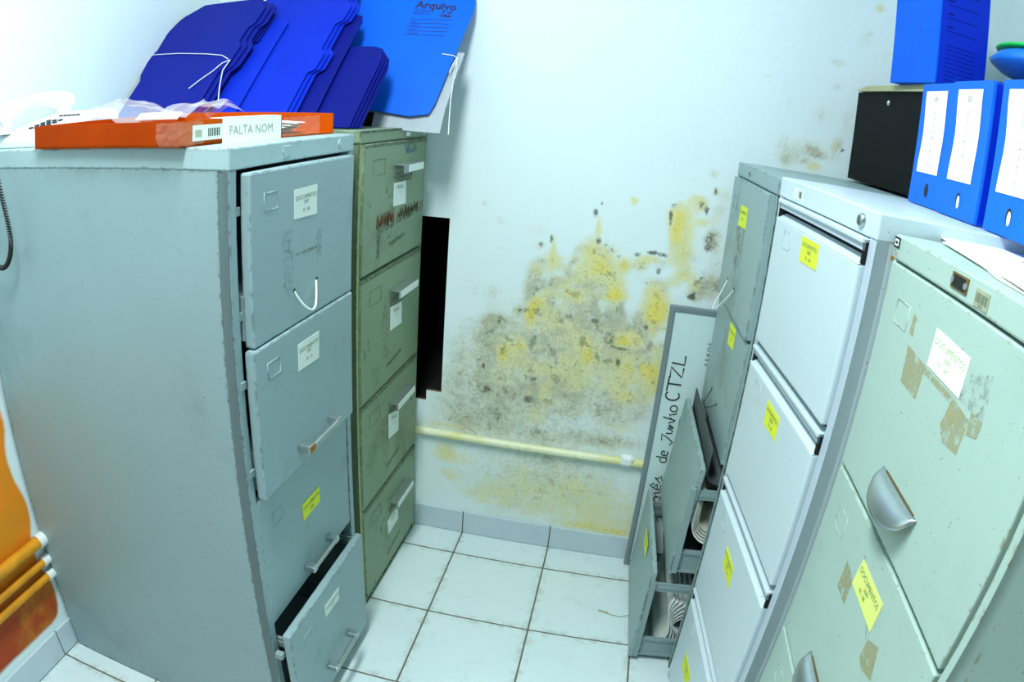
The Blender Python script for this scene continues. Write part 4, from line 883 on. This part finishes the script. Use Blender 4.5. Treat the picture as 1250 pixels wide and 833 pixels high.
def cr(P, t):
    n = len(P)-1; i = min(int(t*n), n-1); u = t*n-i; p0 = P[max(i-1, 0)]; p1 = P[i]; p2 = P[i+1]; p3 = P[min(i+2, n)]
    return .5*((2*p1)+(-p0+p2)*u+(2*p0-5*p1+4*p2-p3)*u*u+(-p0+3*p1-3*p2+p3)*u**3)
tail = [pts[-1]]+tail
N = 1100; hel = []
for i in range(N):
    t = i/(N-1); c = cr(tail, t); dd = (cr(tail, min(1, t+.002))-cr(tail, max(0, t-.002))).normalized(); u = dd.cross(Vector((0, 1, 0))).normalized(); w_ = dd.cross(u)
    a = t*2*math.pi*110; hel.append(c+(u*math.cos(a)+w_*math.sin(a))*.0045)
mb.tube(pts, .0018, M['dark_wire'], 6); mb.tube(hel, .0014, M['dark_wire'], 5); mb.build('coiled_cord', ph)['label'] = 'black coiled cord hanging down'

# ------------------------------------------------------------------ on the right-hand cabinets
# black archive box
p0 = Vector((1.932, -.045)); p1 = Vector((1.975, -.435)); dv = (p1-p0); ln = dv.length; an = math.atan2(dv.y, dv.x)
bb = thing('archive_box', 'black plastic archive box with a bright rivet on the right-hand cabinets', 'archive box', (p0.x, p0.y, 1.3505), an, None)
mb = MB(); mb.box(0, ln, 0, .22, 0, .240, M['black_plastic'], bev=.002); mb.build('shell', bb)
mb = MB(); mb.tube([(.20, 0, .212), (.20, -.004, .212)], .007, M['chrome'], 16); mb.tube([(.20, -.003, .212), (.20, -.007, .212)], [.005, .002], M['chrome'], 12); mb.build('rivet', bb)['label'] = 'bright round rivet'
XB = Matrix.Translation((p0.x, p0.y, 0)) @ Matrix.Rotation(an, 4, 'Z')
for k in range(3):
    mb = MB(); mb.prism([(.02+.01*k, -.012+.006*k), (.43, -.008), (.43, .20), (.03, .20-.01*k)], 0, .0048, M['kraft'])
    o = mb.build('cardboard_sheet', None, Matrix.Translation((0, 0, 1.5912+.0054*k)) @ XB); tag(o, ['bottom', 'middle', 'top'][k]+' sheet of the kraft cardboard lying between the black box and upright blue box', 'cardboard', 'kraft sheets on the black box')
# big upright blue box
bu = thing('archive_box', 'large bright blue archive box standing upright on top of the black box', 'archive box', (1.930, -.292, 1.6080), math.atan2(-1, .16), None)
mb = MB(); mb.box(0, .200, 0, .138, 0, .36, M['blueD'], bev=.0015); mb.build('shell', bu)
mb = MB(); mb.box(.200, .2008, .004, .134, .002, .358, M['blueF']); 
for i in range(9): mb.add([(.2012, .020, .088-.0095*i+.000), (.2012, .104, .088-.0095*i), (.2012, .104, .0895-.0095*i), (.2012, .020, .0895-.0095*i)], [(0, 1, 2, 3)], M['blueA'])
for i in range(5): mb.add([(.2012, .020, .120+.030*i), (.2012, .104, .120+.030*i), (.2012, .104, .1215+.030*i), (.2012, .020, .1215+.030*i)], [(0, 1, 2, 3)], M['blueA']); mb.add([(.2012, .020, .128+.030*i), (.2012, .036, .128+.030*i), (.2012, .036, .132+.030*i), (.2012, .020, .132+.030*i)], [(0, 1, 2, 3)], M['blueA'])
mb.tube([(.2012, .05, 0), (.2012, .052, .02), (.2012, .06, .024), (.2012, .068, .02), (.2012, .07, 0)], .0006, M['blueD'], 5)
mb.build('printed_side', bu)['label'] = 'darker blue side with ruled lines'
mb = MB(); mb.box(.100, .125, -.001, .002, .195, .23, M['blueA']); mb.build('finger_hole', bu)
mb = MB(); mb.box(.118, .122, -.0008, 0, .118, .123, M['smudge']); mb.build('mark', bu)
# three labelled archive boxes
def spine(x, y, wd, num, lab, rz, z=1.3505, tall=.234, wpap=(.030, .100), rows=10, dz=0.0):
    t = thing('archive_box', lab, 'archive box', (x, y, z), rz, 'blue archive boxes with white spine labels')
    mb = MB(); mb.box(0, wd, .002, .34, 0, tall, M['blueE'], bev=.0015)
    mb.box(wd-.0003, wd+.0006, .006, .338, .002, tall-.002, M['blueF']); mb.box(.001, wd-.001, .0, .003, .0, tall+.002, M['blueE'], bev=.001)
    mb.box(.002, wd-.001, .01, .33, tall-.001, tall+.002, M['blueF']); mb.build('shell', t)
    a, b = wpap
    mb = MB(); pts = []
    n = 8; L = []; Rr = []
    for i in range(n+1):
        u = i/n; wob = .003*math.sin(u*7+x*9); L.append((a+wob, .062+(tall-.075)*u)); Rr.append((b+wob*.6, .062+(tall-.075)*u))
    vs = [(p[0], -.0012, p[1]) for p in L]+[(p[0], -.0012, p[1]) for p in Rr]
    mb.add(vs, [(i, n+1+i, n+2+i, i+1) for i in range(n)], M['label_w'])
    mb.text(num, .014, M['faint'], FX((a+b)/2, -.0018, tall-.030))
    for i, ch in enumerate('DOCUMENTOS'[:rows]): mb.text(ch, .009, M['faint'], FX((a+b)/2, -.0018, tall-.054-.0125*i))
    o = mb.build('spine_label', t); o['label'] = 'white printed spine label'
    mb = MB(); hx = wd*.52; pts = [(hx+.0085*math.cos(t_), .030+.0135*math.sin(t_)*(1 if math.sin(t_) > 0 else .9)) for t_ in [2*math.pi*i/20 for i in range(20)]]
    mb.add([(p[0], -.0006, p[1]) for p in pts], [tuple(range(20))], M['ink']); mb.build('finger_hole', t); mb = MB(); pts2 = [(hx+.002+.0055*math.cos(t_), .028+.011*math.sin(t_)) for t_ in [2*math.pi*i/20 for i in range(20)]]
    mb.add([(p[0], -.0009, p[1]) for p in pts2], [tuple(range(20))], M['label' if num != '01' else 'ink']); mb.build('paper_edge', t)['label'] = 'paper showing in the finger hole'
    return t
rz = math.atan2(-1, .03)
spine(1.894, -.588, .152, '01', 'blue archive box with white spine label, touching the black box', rz, wpap=(.026, .118))
spine(1.890, -.7425, .142, '03', 'blue archive box with white spine label, middle one of the three', rz, wpap=(.024, .112))
spine(1.896, -.912, .140, '2', 'blue archive box with white spine label, nearest one at the right edge', rz, wpap=(.026, .125))
# things behind them
bx_ = thing('cardboard_box', 'dark brown cardboard box behind the labelled blue archive boxes', 'box', (2.252, -.86, 1.3505), 0)
MB().box(0, .15, 0, .60, 0, .292, M['brown'], bev=.002).build('carton', bx_)
MB().box(-.004, .154, -.004, .604, .285, .312, M['darkwood'], bev=.002).build('lid', bx_)
tub = thing('plastic_tub', 'small blue plastic tub with a green lid behind the labelled blue boxes', 'tub', (2.24, -.50, 1.668), 0)
MB().lathe([(0, 0), (.07, .0), (.105, .012), (.13, .028), (.135, .036), (.115, .055), (.10, .062)], M['cyan_plastic'], 40).build('tub_body', tub)
MB().lathe([(0, .062), (.12, .062), (.122, .066), (.12, .069), (0, .070)], M['green_plastic'], 40).build('lid', tub)
# papers on the pale green cabinet
for k, (pts, z, lab) in enumerate([([(1.800, -1.03), (1.985, -.985), (2.02, -1.36), (1.735, -1.39), (1.742, -1.24)], 1.3255, 'cream paper sheet lowest in the small pile on the pale green cabinet'),
                                  ([(1.778, -1.015), (1.99, -.960), (2.05, -1.35), (1.755, -1.36), (1.752, -1.20)], 1.3275, 'white paper sheet in the middle of the small pile on the pale green cabinet'),
                                  ([(1.795, -.962), (2.03, -.935), (2.10, -1.40), (1.722, -1.42), (1.752, -1.225)], 1.3295, 'white printed sheet topmost on the pale green cabinet')]):
    mb = MB(); mb.prism(pts[::-1] if False else pts, 0, .0016, M['cream' if k == 0 else 'white'])
    if k == 2:
        XX = Matrix.Translation((1.865, -1.12, .0020)) @ Matrix.Rotation(R(-80), 4, 'Z')
        mb.text('Ofício', .020, M['blue_ink'], Matrix.Translation((1.885, -1.10, .0020)) @ Matrix.Rotation(R(-82), 4, 'Z'))
        mb.text('06', .012, M['blue_ink'], Matrix.Translation((1.856, -1.13, .0020)) @ Matrix.Rotation(R(-82), 4, 'Z'))
        for i in range(8): mb.text('mmn nmm mnn mmnn', .007, M['faint'], Matrix.Translation((1.84-.010*i, -1.20, .0020)) @ Matrix.Rotation(R(-82), 4, 'Z'))
    tag(mb.build('paper_sheet', None, Matrix.Translation((0, 0, z))), lab, 'paper', 'papers on the pale green cabinet')

# bits on the floor
mb = MB(); mb.tube([(1.43, -.30, .002), (1.46, -.31, .003), (1.49, -.315, .002), (1.515, -.30, .002), (1.52, -.27, .002)], .0012, M['glue'] if False else M['kraft'], 5)
mb.tube([(1.42, -.298, .002), (1.45, -.302, .002)], .003, M['kraft'], 6)
tag(mb.build('straw_scrap'), 'curled straw-coloured scrap on the white floor tiles beside the open drawer', 'scrap')

# ------------------------------------------------------------------ ceiling lamp and light
lf = thing('ceiling_lamp', 'white fluorescent batten on the ceiling', 'lamp', (.90, -1.56, H-.06))
MB().box(-.05, .05, -.62, .62, 0, .058, M['phone'], bev=.004).build('housing', lf)
te = NT('lit_tube'); te.b.inputs['Emission Color'].default_value = rgb('#eefaff'); te.b.inputs['Emission Strength'].default_value = 8; te.col(rgb('#ffffff'))
MB().tube([(0, -.60, -.018), (0, .60, -.018)], .016, te.m, 14).build('tube', lf)
def area(name, loc, tgt, sx, sy, pw, col=(.93, 1, 1)):
    l = bpy.data.lights.new(name, 'AREA'); l.shape = 'RECTANGLE'; l.size = sx; l.size_y = sy; l.energy = pw; l.color = col
    o = bpy.data.objects.new(name, l); COL.objects.link(o); o.location = loc
    o.rotation_euler = (Vector(tgt)-Vector(loc)).to_track_quat('-Z', 'Y').to_euler(); return o
area('room_light', (.90, -1.56, 2.60), (.90, -1.54, 0), .30, 1.0, 36, (.90, .99, 1))

wd = bpy.data.worlds.new('w'); sc.world = wd; wd.use_nodes = True; wd.node_tree.nodes['Background'].inputs[0].default_value = (.8, .95, 1, 1); wd.node_tree.nodes['Background'].inputs[1].default_value = .15

# ------------------------------------------------------------------ camera (fisheye, about 87 degrees across)
cd = bpy.data.cameras.new('camera'); co = bpy.data.objects.new('camera', cd); COL.objects.link(co); sc.camera = co
f = (-.14461491, .92950003, -.33928781); r = (.98041390, .18093280, .07779405); u = (-.13369787, .32139231, .93746033)
co.matrix_world = Matrix(((r[0], u[0], -f[0], 1.33254198), (r[1], u[1], -f[1], -1.90215753), (r[2], u[2], -f[2], 1.42384392), (0, 0, 0, 1)))
cd.type = 'PANO'; cd.panorama_type = 'FISHEYE_LENS_POLYNOMIAL'; cd.fisheye_fov = math.pi; cd.sensor_width = 36; cd.sensor_fit = 'HORIZONTAL'
cd.fisheye_polynomial_k0 = 0; cd.fisheye_polynomial_k1 = -.75634217/18; cd.fisheye_polynomial_k2 = 0; cd.fisheye_polynomial_k3 = .00084669/18**3; cd.fisheye_polynomial_k4 = 0
cd.clip_start = .01
sc.view_settings.view_transform = 'Standard'; sc.view_settings.look = 'None'; sc.view_settings.gamma = 1; sc.view_settings.use_curve_mapping = False
sc.view_settings.exposure = 0.42
sc.cycles.max_bounces = 8; sc.cycles.diffuse_bounces = 5; sc.cycles.use_denoising = True
